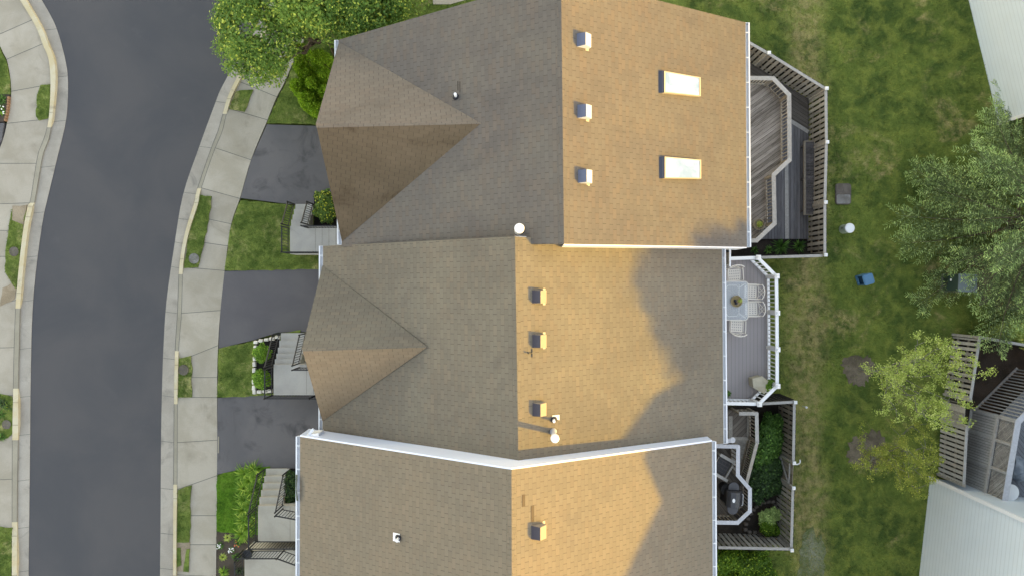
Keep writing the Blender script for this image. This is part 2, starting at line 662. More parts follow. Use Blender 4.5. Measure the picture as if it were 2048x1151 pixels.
M['roof_far'] = shingle('shingles_charcoal', B(90, 86, 82), B(98, 94, 90), B(104, 96, 88), B(74, 72, 72), 0.3)
M['roof_gable_warm_light'] = shingle('shingles_warm_light_gable', Rf(158, 142, 116, 1.02, 1.0), Rf(150, 136, 113, 1.02, 1.0), Rf(160, 138, 112, 1.02, 1.0), Rf(136, 124, 104, 1.02, 1.0), 0.35)  # warm light on the south gable slope, put into the shingle colour
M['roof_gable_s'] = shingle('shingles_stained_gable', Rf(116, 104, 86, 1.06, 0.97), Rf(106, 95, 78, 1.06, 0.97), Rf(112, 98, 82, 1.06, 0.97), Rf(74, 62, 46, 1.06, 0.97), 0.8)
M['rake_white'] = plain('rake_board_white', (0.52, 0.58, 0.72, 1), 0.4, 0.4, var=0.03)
M['ridge_cap'] = surf('ridge_cap_shingle', B(128, 120, 108), B(114, 108, 100), 1.5, 50, 0.95, 0.2, 0.2)
M['deck_up'] = boards('weathered_boards_diagonal', 36, 0.14, C(70,66,60, 2.0, 1.03), C(150,147,142, 2.0, 1.03), C(24,22,20, 2.0, 1.03), 1.0)
M['deck_low'] = boards('weathered_boards_long', 90, 0.14, C(62,61,62, 2.0, 1.03), C(112,111,112, 2.0, 1.03), C(22,21,20, 2.0, 1.03), 0.9)
M['deck_low_n'] = boards('weathered_boards_slant', -33, 0.14, C(56,52,48, 2.0, 1.03), C(98,94,88, 2.0, 1.03), C(22,21,20, 2.0, 1.03), 0.9)
M['deck_vinyl'] = boards('grey_composite_boards', 90, 0.151, C(139, 135, 138, 1.75, 0.98), C(152, 148, 150, 1.75, 0.98), C(100, 98, 98, 1.8), 0.35, 0.06)
M['deck_c'] = boards('weathered_boards_herringbone', 45, 0.14, C(72,66,58,1.55,1.06), C(124,118,108,1.55,1.06), C(24,22,20,1.55,1.06), 0.9)
M['deck_d'] = boards('weathered_boards_grill_deck', -52, 0.14, C(66,60,52,1.55,1.06), C(112,106,96,1.55,1.06), C(24,22,20,1.55,1.06), 0.9)
M['deck_e'] = boards('weathered_boards_far', -52, 0.14, C(104,108,112,1.55,1.06), C(140,144,148,1.55,1.06), C(50,52,54,1.55,1.06), 0.9)
M['wood_pale'] = wood('weathered_wood_pale', C(140,138,130,1.55,1.06), C(182,181,174,1.55,1.06), 0.1)
M['wood_white'] = wood('weathered_wood_bleached', C(165,167,168,1.55,1.06), C(200,203,206,1.55,1.06), 0.1)
M['wood_grey'] = wood('weathered_wood_grey', C(96, 93, 87, 2.2, 1.02), C(152, 149, 141, 2.2, 1.02), 0.16)
M['wood_brown'] = wood('weathered_wood_brown', C(88, 82, 73, 2.2), C(134, 128, 117, 2.2), 0.16)
M['wood_dark'] = wood('weathered_wood_dark', C(52,50,50, 2.0, 1.03), C(92,90,90, 2.0, 1.03), 0.12)
M['wood_gap_shade'] = wood('boards_gap_shade', B(40, 38, 36), B(66, 63, 60), 0.1)  # darkness between fence boards, put into the colour of the back skin
M['chair'] = plain('cream_metal', B(222, 218, 210, 1.5), 0.4, 0.4, var=0.02)
M['beige'] = surf('beige_fabric', C(174, 168, 148, 1.4), C(188, 183, 164, 1.4), 2, 30, 0.9, 0.1, 0.08)
M['grill'] = plain('grill_enamel', (0.045, 0.046, 0.052, 1), 0.32, 0.5)
M['grill_black'] = plain('grill_black', (0.008, 0.008, 0.01, 1), 0.6)
M['blue'] = plain('blue_plastic', B(88, 138, 178, 1.1), 0.4, 0.4)
M['blue_dark'] = plain('blue_plastic_dark', B(48, 82, 112), 0.5)
M['navy'] = plain('navy_ball', (0.01, 0.012, 0.03, 1), 0.3)
M['tray'] = plain('woven_tray', B(176, 160, 120), 0.8, 0.2, var=0.2, scale=30)
M['terracotta'] = plain('pot_stone', B(170, 160, 135), 0.8)
M['transf'] = plain('transformer_green', B(62, 82, 74), 0.5)
M['transf_top'] = plain('transformer_lid', B(132, 146, 152), 0.5)
M['ped'] = plain('pedestal_pale_green', B(188, 204, 190), 0.5)
M['tarp'] = surf('grey_tarp', B(140, 152, 166), B(176, 186, 198), 3, 12, 0.6, 0.3, 0.1)
M['bark'] = surf('bark', B(96, 84, 70), B(124, 112, 98), 3, 20, 0.95, 0.5, 0.3)
M['bark_pale'] = surf('bark_pale', B(128, 126, 112), B(150, 148, 134), 3, 20, 0.95, 0.4, 0.2)
M['brick_edge'] = plain('terracotta_edging', B(170, 130, 95), 0.9, var=0.15)
M['petal'] = plain('white_petals', (0.7, 0.7, 0.68, 1), 0.7)
M['petal_red'] = plain('orange_petals', (0.5, 0.12, 0.05, 1), 0.7)

# table glass: see-through pane
t = NT('table_glass')
bs = t.n('BsdfPrincipled')
bs.inputs['Base Color'].default_value = (0.55, 0.62, 0.68, 1)
bs.inputs['Roughness'].default_value = 0.1
tr = t.n('BsdfTransparent')
mx = t.n('MixShader')
mx.inputs[0].default_value = 0.30
t.link(tr.outputs[0], mx.inputs[1])
t.link(bs.outputs[0], mx.inputs[2])
t.link(mx.outputs[0], t.out.inputs[0])
M['table_glass'] = t.mat

GR_BACK = dict(c_dark=G(44, 57, 25), c_mid=G(69, 80, 34), c_light=G(92, 98, 44), c_dry=G(122, 110, 76), s=0.55, dry=0.8, dlo=0.53, worn=12.9)
GR_FRONT = dict(c_dark=G(48, 62, 24), c_mid=G(68, 80, 35), c_light=G(90, 100, 48), c_dry=G(124, 120, 80), s=0.9, dry=0.7, dlo=0.5)
GR_LUSH = dict(c_dark=G(42, 66, 14), c_mid=G(58, 86, 20), c_light=G(74, 100, 28), c_dry=G(84, 94, 40), s=0.9, dry=0.3, dlo=0.5)
M['lawn'] = grassmat('lawn_back', **GR_BACK)
M['lawn_blades'] = grassmat('lawn_back_blades', blades=True, **GR_BACK)
M['lawn_f'] = grassmat('lawn_front', **GR_FRONT)
M['lawn_f_blades'] = grassmat('lawn_front_blades', blades=True, **GR_FRONT)
M['lawn_l'] = grassmat('lawn_lush', **GR_LUSH)
M['lawn_l_blades'] = grassmat('lawn_lush_blades', blades=True, **GR_LUSH)

M['leaf_tree'] = leafmat('leaves_street_tree', Lt(54, 78, 30), Lt(88, 110, 44), Lt(134, 144, 60), 0.35, 0.7, 0.14)
M['leaf_arb'] = leafmat('leaves_arborvitae', Lt(66, 92, 16), Lt(98, 126, 28), Lt(126, 150, 44), 0.2, 5.0, 0.12)
M['leaf_spruce'] = leafmat('needles_spruce', Lg(60, 72, 44), Lg(90, 105, 64), Lg(134, 150, 98), 0.25, 0.7, 0.15)
M['leaf_spruce_tip'] = leafmat('needles_spruce_tip', Lg(102, 120, 70), Lg(130, 150, 88), Lg(158, 174, 110), 0.3, 0.7, 0.2)
M['leaf_young'] = leafmat('leaves_young_tree', Lf(118, 134, 58), Lf(140, 152, 74), Lf(166, 174, 100), 0.35, 0.9, 0.2)
M['leaf_olive'] = leafmat('leaves_olive_tree', Lg(86, 98, 34), Lg(116, 122, 50), Lg(146, 146, 66), 0.3, 0.9, 0.15)
M['leaf_box'] = leafmat('leaves_boxwood', Lg(50, 78, 16), Lg(82, 112, 26), Lg(112, 142, 44), 0.2, 2.0, 0.15)
M['leaf_shrub'] = leafmat('leaves_shrub', Lg(44, 66, 26), Lg(74, 96, 38), Lg(140, 146, 48), 0.25, 1.5, 0.12)
M['leaf_lily'] = leafmat('leaves_daylily', Lf(66, 98, 26), Lf(108, 138, 42), Lf(146, 164, 66), 0.3, 1.2, 0.15)
M['leaf_dark'] = leafmat('leaves_dark_shrub', Lf(24, 40, 20), Lf(44, 64, 30), Lf(66, 92, 44), 0.2, 1.2, 0.12)
M['leaf_fern'] = leafmat('leaves_fern', Lf(40, 66, 24), Lf(70, 100, 40), Lf(96, 130, 56), 0.3, 1.2, 0.15)
M['leaf_hedge'] = leafmat('leaves_hedge', Lg(44, 68, 14), Lg(78, 106, 22), Lg(118, 140, 40), 0.25, 1.3, 0.15)
M['leaf_bg'] = leafmat('leaves_background', Lg(40, 60, 24), Lg(70, 92, 40), Lg(92, 112, 52), 0.25, 0.6, 0.1)

# ------------------------------------------------------------------ ground
def gz(x):
    s = min(1.0, max(0.0, (x + 4.5) / 9.0))
    s = s * s * (3 - 2 * s)
    return -0.10 + s * (ZB + 0.10)


gx = [-500, -120, -40, -20, -10] + [-6 + 0.75 * i for i in range(18)] + [9, 14, 20, 28, 45, 120, 500]
gy = [-500, -120, -40, -20, -10, 0, 10, 20, 40, 120, 500]
mb = MB()
for i in range(len(gx) - 1):
    for j in range(len(gy) - 1):
        a, b, c, d = gx[i], gx[i + 1], gy[j], gy[j + 1]
        mb.face([(a, c, gz(a)), (b, c, gz(b)), (b, d, gz(b)), (a, d, gz(a))])
o = mb.build('ground', M['lawn'])
struct(o)


def catmull(pts, n=4):
    out = []
    for i in range(len(pts) - 1):
        p0 = pts[max(i - 1, 0)]
        p1, p2 = pts[i], pts[i + 1]
        p3 = pts[min(i + 2, len(pts) - 1)]
        for k in range(n):
            t = k / n
            q = []
            for a in range(2):
                q.append(0.5 * (2 * p1[a] + (-p0[a] + p2[a]) * t + (2 * p0[a] - 5 * p1[a] + 4 * p2[a] - p3[a]) * t * t
                                + (-p0[a] + 3 * p1[a] - 3 * p2[a] + p3[a]) * t ** 3))
            out.append(tuple(q))
    out.append(pts[-1])
    return out


def xat(poly, y):
    for (x0, y0), (x1, y1) in zip(poly, poly[1:]):
        if y0 <= y <= y1:
            return x0 + (x1 - x0) * (y - y0) / (y1 - y0 + 1e-9)
    return poly[0][0] if y < poly[0][1] else poly[-1][0]


LROAD = catmull([(-120, -520), (0, -150), (58, -40), (83, 0), (111, 52), (130, 118), (136, 167), (132, 240), (115, 313), (95, 397), (85, 443), (71, 547), (64, 641),
                 (61, 780), (60, 889), (58, 1064), (57, 1151), (56, 1500), (56, 2600)])
RROAD = catmull([(900, -520), (660, -150), (560, -30), (500, 72), (446, 170), (431, 205), (398, 295), (366, 390), (348, 495), (333, 602), (327, 693), (324, 780), (322, 889), (321, 1064),
                 (320, 1151), (319, 1500), (319, 2600)])
LK_O = catmull([(-170, -520), (-50, -150), (25, -45), (52, 0), (82, 52), (96, 88), (108, 118), (111, 167), (104, 240), (97, 280), (85, 313), (70, 400), (66, 410), (57, 450), (50, 502), (41, 599),
                (38, 700), (36.5, 776), (36, 879), (34, 1043), (34, 1500), (34, 2600)])
LK_I = catmull([(-185, -520), (-64, -150), (12, -45), (40, 0), (71, 52), (85, 88), (97, 118), (101, 167), (97, 240), (87, 280), (75, 313), (61, 400), (56, 410), (48, 450), (41, 502), (32, 599),
                (28, 700), (26.5, 776), (24.5, 879), (24, 1043), (23, 1500), (23, 2600)])
RK_I = catmull([(930, -520), (690, -150), (585, -25), (528, 72), (469, 181), (453, 228), (444, 264), (428, 302), (402, 378), (395, 410), (377, 467), (366, 530), (363, 623), (357.5, 693), (355, 780),
                (354.5, 890), (354, 968), (352, 1151), (352, 1500), (352, 2600)])
RK_O = catmull([(921, -520), (682, -150), (578, -28), (520, 70), (462, 179), (446, 227), (436, 262), (421, 300), (395, 377), (387, 410), (370, 466), (359, 529), (355, 623), (350.5, 693), (348.5, 780),
                (347.5, 890), (347, 968), (346, 1151), (345, 1500), (345, 2600)])
RS_R = catmull([(960, -520), (740, -150), (660, -25), (600, 95), (568, 167), (553, 195), (534, 242), (502, 320), (481, 393), (462, 450), (450, 536), (441, 620), (436, 693), (434, 780), (434.5, 890),
                (433, 1064), (432, 1151), (431, 1500), (431, 2600)])
LS_L = catmull([(-250, -520), (-130, -150), (-45, -20), (0, 92), (14, 122), (21, 160), (22, 195), (16, 235), (4, 285), (-30, 360), (-70, 420), (-70, 900), (-70, 1500), (-70, 2600)])

mb = MB()
mb.poly([P(x, y, 0.0) for x, y in LROAD] + [P(x, y, 0.0) for x, y in reversed(RROAD)])
struct(mb.build('road', M['road']))


def band(mb, a, b, z0, z1, y0, y1, mi=0, joints=(), taper=0.0, zbase=-0.06):
    """strip between two polylines (px) from image row y0 to y1"""
    ys = sorted(set([y0, y1] + [p[1] for p in a if y0 < p[1] < y1]))
    prev = None
    for y in ys:
        z = z1
        if taper:
            e = min((y - y0), (y1 - y)) / taper
            z = z0 + (z1 - z0) * min(1.0, max(0.0, e))
        pa, pb = P(xat(a, y), y, z), P(xat(b, y), y, z)
        if prev:
            qa, qb = prev
            mb.face([pa, pb, qb, qa], mi)
            for s, (u, w) in enumerate(((pa, qa), (qb, pb))):
                mb.face([(u.x, u.y, zbase), (u.x, u.y, u.z), (w.x, w.y, w.z), (w.x, w.y, zbase)], mi)
        else:
            mb.face([(pa.x, pa.y, zbase), (pb.x, pb.y, zbase), (pb.x, pb.y, pb.z), (pa.x, pa.y, pa.z)], mi)
        prev = (pa, pb)
    pa, pb = prev
    mb.face([(pa.x, pa.y, pa.z), (pb.x, pb.y, pb.z), (pb.x, pb.y, zbase), (pa.x, pa.y, zbase)], mi)


def seg_cut(y_list, lo, hi):
    return [lo] + [y for y in y_list if lo < y < hi] + [hi]


# gutters (each bay an island of its own so that the tone steps at the joints)
for a, b, js in ((LK_O, LROAD, [-300, -150, -40, 58, 152, 241, 332, 424, 512, 600, 695, 791, 867, 958, 1053, 1140, 1230, 1400, 1600, 1900]),
                 (RROAD, RK_O, [-300, -150, -40, 60, 130, 206, 296, 388, 440, 487, 536, 626, 718, 793, 884, 978, 1068, 1138, 1230, 1400, 1600, 1900])):
    mb = MB()
    ys = seg_cut(js, -500, 2500)
    for y0, y1 in zip(ys, ys[1:]):
        band(mb, a, b, 0.012, 0.012, y0, y1)
    for y in js:
        x0, x1 = xat(a, y), xat(b, y)
        mb.bar(P(x0, y + 3 * (1 if a is LK_O else -1), 0.014), P(x1, y, 0.014), 0.014, 0.004, 1)
    struct(mb.build('gutter_pan', [M['gutter'], M['joint']]))


def kerb(a, b, painted, lo, hi):
    mbp, mbf = MB(), MB()
    cur = lo
    for p0, p1 in painted:
        if p0 > cur:
            band(mbf, a, b, 0.05, 0.05, cur, p0)
        band(mbp, a, b, 0.05, 0.15, p0, p1, taper=14)
        cur = p1
    if cur < hi:
        band(mbf, a, b, 0.05, 0.05, cur, hi)
    for y0, y1 in painted:
        for q in (y0 + 28, y1 - 30):
            mbp.bar(P(xat(a, q), q, 0.152), P(xat(b, q), q, 0.152), 0.012, 0.003, 1)
    o = mbp.build('kerb', [M['kerb_paint'], M['crack']])
    struct(o)
    struct(mbf.build('kerb', M['kerb']))


kerb(LK_I, LK_O, [(-480, 255), (406, 616), (776, 879), (1043, 1180), (1330, 1500)], -490, 2500)
kerb(RK_O, RK_I, [(-480, 228), (377, 548), (701, 807), (968, 1180), (1330, 1500)], -490, 2500)
# narrow joints along the flush kerb
mb = MB()
for poly, rngs in ((LK_I, ((255, 406), (616, 776), (879, 1043))), (LK_O, ((255, 406), (616, 776), (879, 1043))),
                   (RK_I, ((228, 377), (548, 701), (807, 968))), (RK_O, ((228, 377), (548, 701), (807, 968)))):
    for y0, y1 in rngs:
        ys = np.linspace(y0, y1, 14)
        for a, b in zip(ys, ys[1:]):
            mb.bar(P(xat(poly, a), a, 0.052), P(xat(poly, b), b, 0.052), 0.014, 0.004)
struct(mb.build('kerb_joint', M['joint']))

# pavements: slabs between cut lines, one island each
ZS = 0.05


def pavement(left, right, cuts):
    mb = MB()

    def between(poly, ya, yb):
        return [p for p in poly if min(ya, yb) + 1 < p[1] < max(ya, yb) - 1]
    for (l0, r0), (l1, r1) in zip(cuts, cuts[1:]):
        pts = [l0, r0] + between(right, r0[1], r1[1]) + [r1, l1] + list(reversed(between(left, l0[1], l1[1])))
        q = [P(x, y, ZS) for x, y in pts]
        mb.prism([(p.x, p.y) for p in q], -0.06, ZS)
    for l, r in cuts[1:-1]:
        mb.bar(P(l[0], l[1], ZS + 0.001), P(r[0], r[1], ZS + 0.001), 0.022, 0.004, 1)
    struct(mb.build('sidewalk', [M['concrete'], M['joint']]))


def L(y):
    return (xat(LS_L, y), y)


def LR(y):
    return (xat(LK_I, y), y)


pavement(LS_L, LK_I, [(L(-400), LR(-420)), (L(-150), LR(-200)), (L(-20), LR(-60)), ((-4, 70), LR(40)), ((13, 119), LR(88)), (L(183), LR(169)), (L(247), LR(238)),
                      (L(327), LR(327)), (L(410), LR(406)), (L(461), LR(461)), (L(513), LR(513)), (L(618), LR(600)), (L(697), LR(694)), (L(785), LR(790)),
                      (L(882), LR(870)), (L(961), LR(957)), (L(1050), LR(1055)), (L(1140), LR(1140)), (L(1250), LR(1250)), (L(1500), LR(1500)), (L(2500), LR(2500))])


def R(y):
    return (xat(RS_R, y), y)


def RL(y):
    return (xat(RK_I, y), y)


pavement(RK_I, RS_R, [(RL(-420), R(-380)), (RL(-150), R(-110)), (RL(-25), R(10)), (RL(90), R(115)), (RL(163), R(194)), (RL(217), R(240)), (RL(296), R(320)), (RL(376), R(397)),
                      (RL(432), R(448)), (RL(480), R(492)), (RL(534), R(541)), (RL(626), R(620)), (RL(722), R(690)), (RL(754), R(754)), (RL(793), R(794)), (RL(884), R(879)),
                      (RL(978), R(950)), (RL(1030), R(1030)), (RL(1088), R(1088)), (RL(1148), R(1152)), (RL(1250), R(1250)), (RL(1500), R(1500)), (RL(2500), R(2500))])


# ------------------------------------------------------------------ lawns, beds, drives at the front
def patch(name, pts, z, mat, wob=0.0, z0=-0.09, n=3, kind='structure'):
    q = [P(x, y, z) for x, y in pts]
    if wob:
        r = random.Random(int(pts[0][0] * 7 + pts[0][1]))
        out = []
        for i in range(len(q)):
            a, b = q[i], q[(i + 1) % len(q)]
            k = max(1, int((b - a).length / 0.22))
            for j in range(k):
                p = a.lerp(b, j / k)
                out.append(Vector((p.x + r.uniform(-wob, wob), p.y + r.uniform(-wob, wob), z)))
        q = out
    PATCHES.append((name, [(p.x, p.y) for p in q], z))
    mb = MB()
    mb.prism([(p.x, p.y) for p in q], z0, z)
    o = mb.build(name, mat)
    o['kind'] = kind
    return o


PATCHES = []  # every laid patch, for keeping grass blades off it
FRONT = []   # polygons that get grass blades: (pts, z, key)


def lawn(pts, z=0.09, key='lawn_f', wob=0.035):
    patch('lawn', pts, z, M[key], wob)
    FRONT.append(([P(x, y, z) for x, y in pts], z, key))


# strips between kerb and pavement
lawn([(470, 183), (506, 180), (488, 224), (458, 217)])
lawn([(400, 390), (424, 392), (417, 440), (406, 498), (396, 536), (369, 535), (377, 470)], key='lawn_f')
lawn([(358, 716), (383, 712), (383, 793), (356, 795)])
lawn([(355, 979), (382, 971), (381, 1010), (380, 1040), (379, 1084), (353, 1084)])
lawn([(353, 1096), (362, 1095), (362, 1130), (353, 1132)], wob=0.03)
lawn([(372, 1098), (379, 1096), (378, 1143), (366, 1141)], wob=0.03)
patch('soil', [(353, 1080), (380, 1082), (378, 1143), (352, 1140)], 0.07, M['bare_soil'], 0.02)
lawn([(82, 170), (100, 168), (101, 205), (97, 236), (78, 240), (72, 232), (74, 190)])
lawn([(25, 416), (52, 410), (41, 502), (36, 560), (32, 578), (24, 566), (10, 545), (12, 500), (19, 440)])
patch('soil', [(5, 575), (24, 566), (32, 578), (30, 598), (0, 612)], 0.062, M['bare_soil'], 0.02)
patch('soil', [(26, 412), (53, 410), (46, 448), (24, 440)], 0.095, M['bare_soil'], 0.03)
lawn([(-30, 780), (25, 792), (24.5, 868), (0, 881), (-40, 900)])
lawn([(-40, 1052), (24, 1055), (23, 1200), (-40, 1200)])
lawn([(-90, 60), (-4, 96), (12, 122), (18, 160), (19, 190), (-90, 186)])
patch('flower_bed', [(-60, 188), (17, 186), (19, 196), (14, 232), (6, 244), (-60, 250)], 0.085, M['soil'], 0.02)
patch('driveway', [(-120, 252), (8, 246), (3, 280), (-40, 372), (-120, 400)], 0.064, M['drive_old'])
# in front of the houses
lawn([(600, 95), (760, 60), (760, 250), (534, 247), (556, 196), (572, 167)])
lawn([(480, 401), (575, 409), (700, 415), (700, 538), (450, 541), (462, 452)])
lawn([(437, 697), (507, 681), (600, 660), (600, 790), (435, 793)])
lawn([(434, 949), (474, 940), (540, 930), (520, 1068), (433, 1062)], key='lawn_l')
lawn([(700, -20), (1000, -150), (1100, 40), (700, 80)])
patch('path', [(862, -80), (866, 9), (900, 9), (946, -4), (960, -80)], 0.11, M['concrete'])
patch('flower_bed', [(433, 1062), (520, 1066), (520, 1300), (431, 1300)], 0.085, M['soil'], 0.02)
patch('flower_bed', [(509, 681), (560, 668), (556, 786), (507, 785)], 0.10, M['mulch'])
patch('flower_bed', [(628, 385), (760, 385), (760, 452), (628, 452)], 0.10, M['mulch'])
patch('flower_bed', [(574, 936), (660, 936), (660, 1020), (568, 1020)], 0.10, M['mulch'])
# driveways
patch('driveway', [(534, 249), (760, 256), (760, 412), (575, 408), (481, 396), (502, 321)], 0.07, M['drive_old'])
patch('driveway', [(449, 542), (760, 533), (760, 662), (556, 664), (505, 680), (437, 696), (441, 620)], 0.07, M['drive_new'])
patch('driveway', [(435, 795), (530, 786), (760, 786), (760, 950), (540, 950), (474, 939), (434, 948)], 0.07, M['drive_old'])
# old tar edge of the third drive
mb = MB()
mb.bar(P(437, 872, 0.075), P(436.5, 905, 0.075), 0.05, 0.012)
struct(mb.build('kerb_joint', M['kerb']))

# ------------------------------------------------------------------ lawn and beds behind
patch('flower_bed', [(1380, 470), (1618, 476), (1640, 512), (1480, 516), (1380, 516)], ZB + 0.03, M['soil_dark'], 0.02, ZB - 0.1)
patch('flower_bed', [(1380, 812), (1562, 806), (1562, 1085), (1380, 1080)], ZB + 0.025, M['soil_dark'], 0.05, ZB - 0.1)


def ring(cx, cy, rx, ry, mat, name='tree_ring', seed=1, zz=0.015):
    r = random.Random(seed)
    pts = []
    n = 48
    for i in range(n):
        t = 2 * math.pi * i / n
        k = 1 + r.uniform(-0.12, 0.12) + .08 * math.sin(3 * t + seed)
        pts.append((cx + rx * k * math.cos(t), cy + ry * k * math.sin(t)))
    patch(name, pts, ZB + zz, mat, 0.07, ZB - 0.1)


ring(1718, 738, 33, 29, M['mulch_brown'], seed=3)
ring(1738, 902, 42, 38, M['mulch_brown'], seed=5)
patch('flower_bed', [(1925, 680), (2400, 700), (2400, 860), (1948, 850), (1896, 830), (1903, 760)], ZB + 0.03, M['soil_dark'], 0.03, ZB - 0.1)
patch('path', [(1905, 852), (1970, 862), (1955, 968), (1890, 958)], ZB + 0.045, M['mulch_brown'], 0.02, ZB - 0.1)
patch('soil', [(1925, 500), (2300, 480), (2300, 640), (1960, 610)], ZB + 0.02, M['mulch_brown'], 0.1, ZB - 0.1)
# dusty bare track in the lawn at the bottom
patch('dusty_track', [(1606, 1068), (1622, 1052), (1630, 1072), (1646, 1066), (1650, 1110), (1644, 1300), (1598, 1300), (1600, 1110)], ZB + 0.012, surf('dusty_grass', C(128, 132, 112, 1.5), C(84, 94, 56, 1.7), 1.8, 16, 0.95, 0.5, 0.5, lo=0.3, hi=0.62), 0.11, ZB - 0.1)
# ------------------------------------------------------------------ townhouses
def plane_of(a, b, c):
    n = (b - a).cross(c - a).normalized()
    if n.z < 0:
        n = -n
    return (a, n)


def hit(px, py, pl):
    """point of a roof plane that the drone sees at a pixel of the photograph"""
    o = Vector((0, 0, H))
    d = Vector(((px - CX) / F, -(py - CY) / F, -1.0))
    t = (pl[0] - o).dot(pl[1]) / d.dot(pl[1])
    return o + d * t


def upface(mb, pts, mi=0):
    pts = [Vector(p) for p in pts]
    n = (pts[1] - pts[0]).cross(pts[2] - pts[0])
    if n.z < 0:
        pts.reverse()
    mb.face(pts, mi)


def gutter(parent, a, b, out):
    """open trough from a to b; out = outward unit vector"""
    a, b, out = Vector(a), Vector(b), Vector(out)
    up = Vector((0, 0, 1))
    mb = MB()
    w, h = 0.125, 0.10
    a0, b0 = a - up * 0.03, b - up * 0.03
    mb.bar(a0 + out * 0.008 - up * h / 2, b0 + out * 0.008 - up * h / 2, 0.012, h)          # back
    mb.bar(a0 + out * w - up * h / 2, b0 + out * w - up * h / 2, 0.012, h)                  # front
    mb.bar(a0 + out * (w + 0.004) + up * 0.004, b0 + out * (w + 0.004) + up * 0.004, 0.045, 0.014)   # rolled lip
    mb.bar(a0 + out * w / 2 - up * h, b0 + out * w / 2 - up * h, w - 0.014, 0.012)
    for e in (a0, b0):
        mb.bar(e + out * 0.015 - up * h / 2, e + out * (w - 0.01) - up * h / 2, 0.012, h - 0.006)
    L_ = (b - a).length
    n = max(1, int(L_ / 0.78))
    for i in range(n):
        q = a0.lerp(b0, (i + 0.4) / n)
        mb.bar(q - out * 0.02 + up * 0.006, q + out * (w - 0.02) + up * 0.006, 0.035, 0.01)
    return mb.build('gutter', M['gutter_metal'], parent)


def rake(parent, a, b, depth, out, mat='white', th=0.05, drop=0.02, name='rake_board'):
    a, b, out = Vector(a), Vector(b), Vector(out)
    up = Vector((0, 0, 1))
    lo = -up * (drop + depth)
    hi = -up * drop
    o = out * th
    mb = MB()
    mb.hexa([a + lo, b + lo, b + lo + o, a + lo + o, a + hi, b + hi, b + hi + o, a + hi + o])
    return mb.build(name, M[mat], parent)


def basis_mb(c, ed, el, n):
    def f(d, l, h):
        return c + ed * d + el * l + n * h
    return f


def roof_vent(parent, px, py, pl, matname, flange=False):
    c = hit(px, py, pl)
    n = pl[1]
    el = Vector((0, 1, 0))
    ed = el.cross(n).normalized()
    q = basis_mb(c, ed, el, n)
    mb = MB()
    a, b, hgt, rd, eh = 0.205, 0.195, 0.25, -0.06, 0.15
    mb.face([q(a, -b, eh), q(a, b, eh), q(rd, b - .01, hgt), q(rd, -b + .01, hgt)])
    mb.face([q(-a, -b, 0), q(a, -b, 0), q(a, -b, eh), q(rd, -b + .01, hgt)])
    mb.face([q(a, b, 0), q(-a, b, 0), q(rd, b - .01, hgt), q(a, b, eh)])
    mb.face([q(a, -b, 0), q(a, b, 0), q(a, b, eh), q(a, -b, eh)])
    o = mb.build('roof_vent', M[matname], parent)
    mb = MB()
    mb.face([q(-a, b, 0), q(-a, -b, 0), q(rd, -b + .01, hgt), q(rd, b - .01, hgt)])
    mb.build('vent_shade_face', M['shade_dark' if flange else 'shade_blue'], o)  # uphill face of the hood, darkened to stand for its shade
    mb = MB()
    if flange:
        mb.hexa([q(a - .04, -b - .05, .004), q(a + .045, -b - .05, .004), q(a + .045, b + .06, .004), q(a - .04, b + .06, .004),
                 q(a - .04, -b - .05, .014), q(a + .045, -b - .05, .014), q(a + .045, b + .06, .014), q(a - .04, b + .06, .014)])
        mb.build('flange', M['flange_tan'], o)
    else:
        mb.hexa([q(a - .1, -b - .06, .004), q(a + .01, -b - .06, .004), q(a + .01, -b + .02, .004), q(a - .1, -b + .02, .004),
                 q(a - .1, -b - .06, .012), q(a + .01, -b - .06, .012), q(a + .01, -b + .02, .012), q(a - .1, -b + .02, .012)])
        mb.build('flange', M['flange_tan'], o)
    return o


def pipe_vent(parent, px, py, pl, h, plate='white', psz=(0.17, 0.13), sgn=1, name='vent_pipe'):
    c = hit(px, py, pl)
    n = pl[1]
    el = Vector((0, 1, 0))
    ed = el.cross(n).normalized()
    q = basis_mb(c, ed, el, n)
    mb = MB()
    Z = Vector((0, 0, 1))
    mb.tube([c - Z * 0.05, c + Z * h], 0.045, 10)
    o = mb.build(name, M['vinyl'], parent, smooth=False)
    mb = MB()
    mb.tube([c - Z * 0.04, c + Z * 0.10], [0.115, 0.075], 12)
    mb.build('boot', M['boot'], o)
    if plate:
        mb = MB()
        x0, x1 = (-0.05, 0.2) if sgn > 0 else (-0.2, 0.05)
        mb.hexa([q(x0, -.13, .004), q(x1, -.13, .004), q(x1, .13, .004), q(x0, .13, .004), q(x0, -.13, .016), q(x1, -.13, .016), q(x1, .13, .016), q(x0, .13, .016)])
        mb.build('flange', M[plate], o)
    return o


def flue(parent, px, py, pl, h, r, flash=True):
    c = hit(px, py, pl)
    n = pl[1]
    el = Vector((0, 1, 0))
    ed = el.cross(n).normalized()
    q = basis_mb(c, ed, el, n)
    Z = Vector((0, 0, 1))
    mb = MB()
    mb.tube([c - Z * 0.1, c + Z * (h - 0.1)], r * 0.62, 14)
    o = mb.build('flue', M['galv'], parent, smooth=False)
    mb = MB()
    mb.lathe([(r * .7, -0.16), (r, -0.12), (r, -0.02), (r * .93, 0.012), (r * .45, 0.03)], c + Z * h, 20)
    mb.build('flue_cap', M['gutter_metal'], o, smooth=False)
    mb = MB()
    s = r * 1.35
    mb.hexa([q(-s, -s, .004), q(s, -s, .004), q(s, s, .004), q(-s, s, .004), q(-s, -s, .014), q(s, -s, .014), q(s, s, .014), q(-s, s, .014)])
    mb.tube([c - Z * 0.05, c + Z * 0.16], [r * .95, r * .66], 14)
    mb.build('flashing', M['galv'], o)
    return o


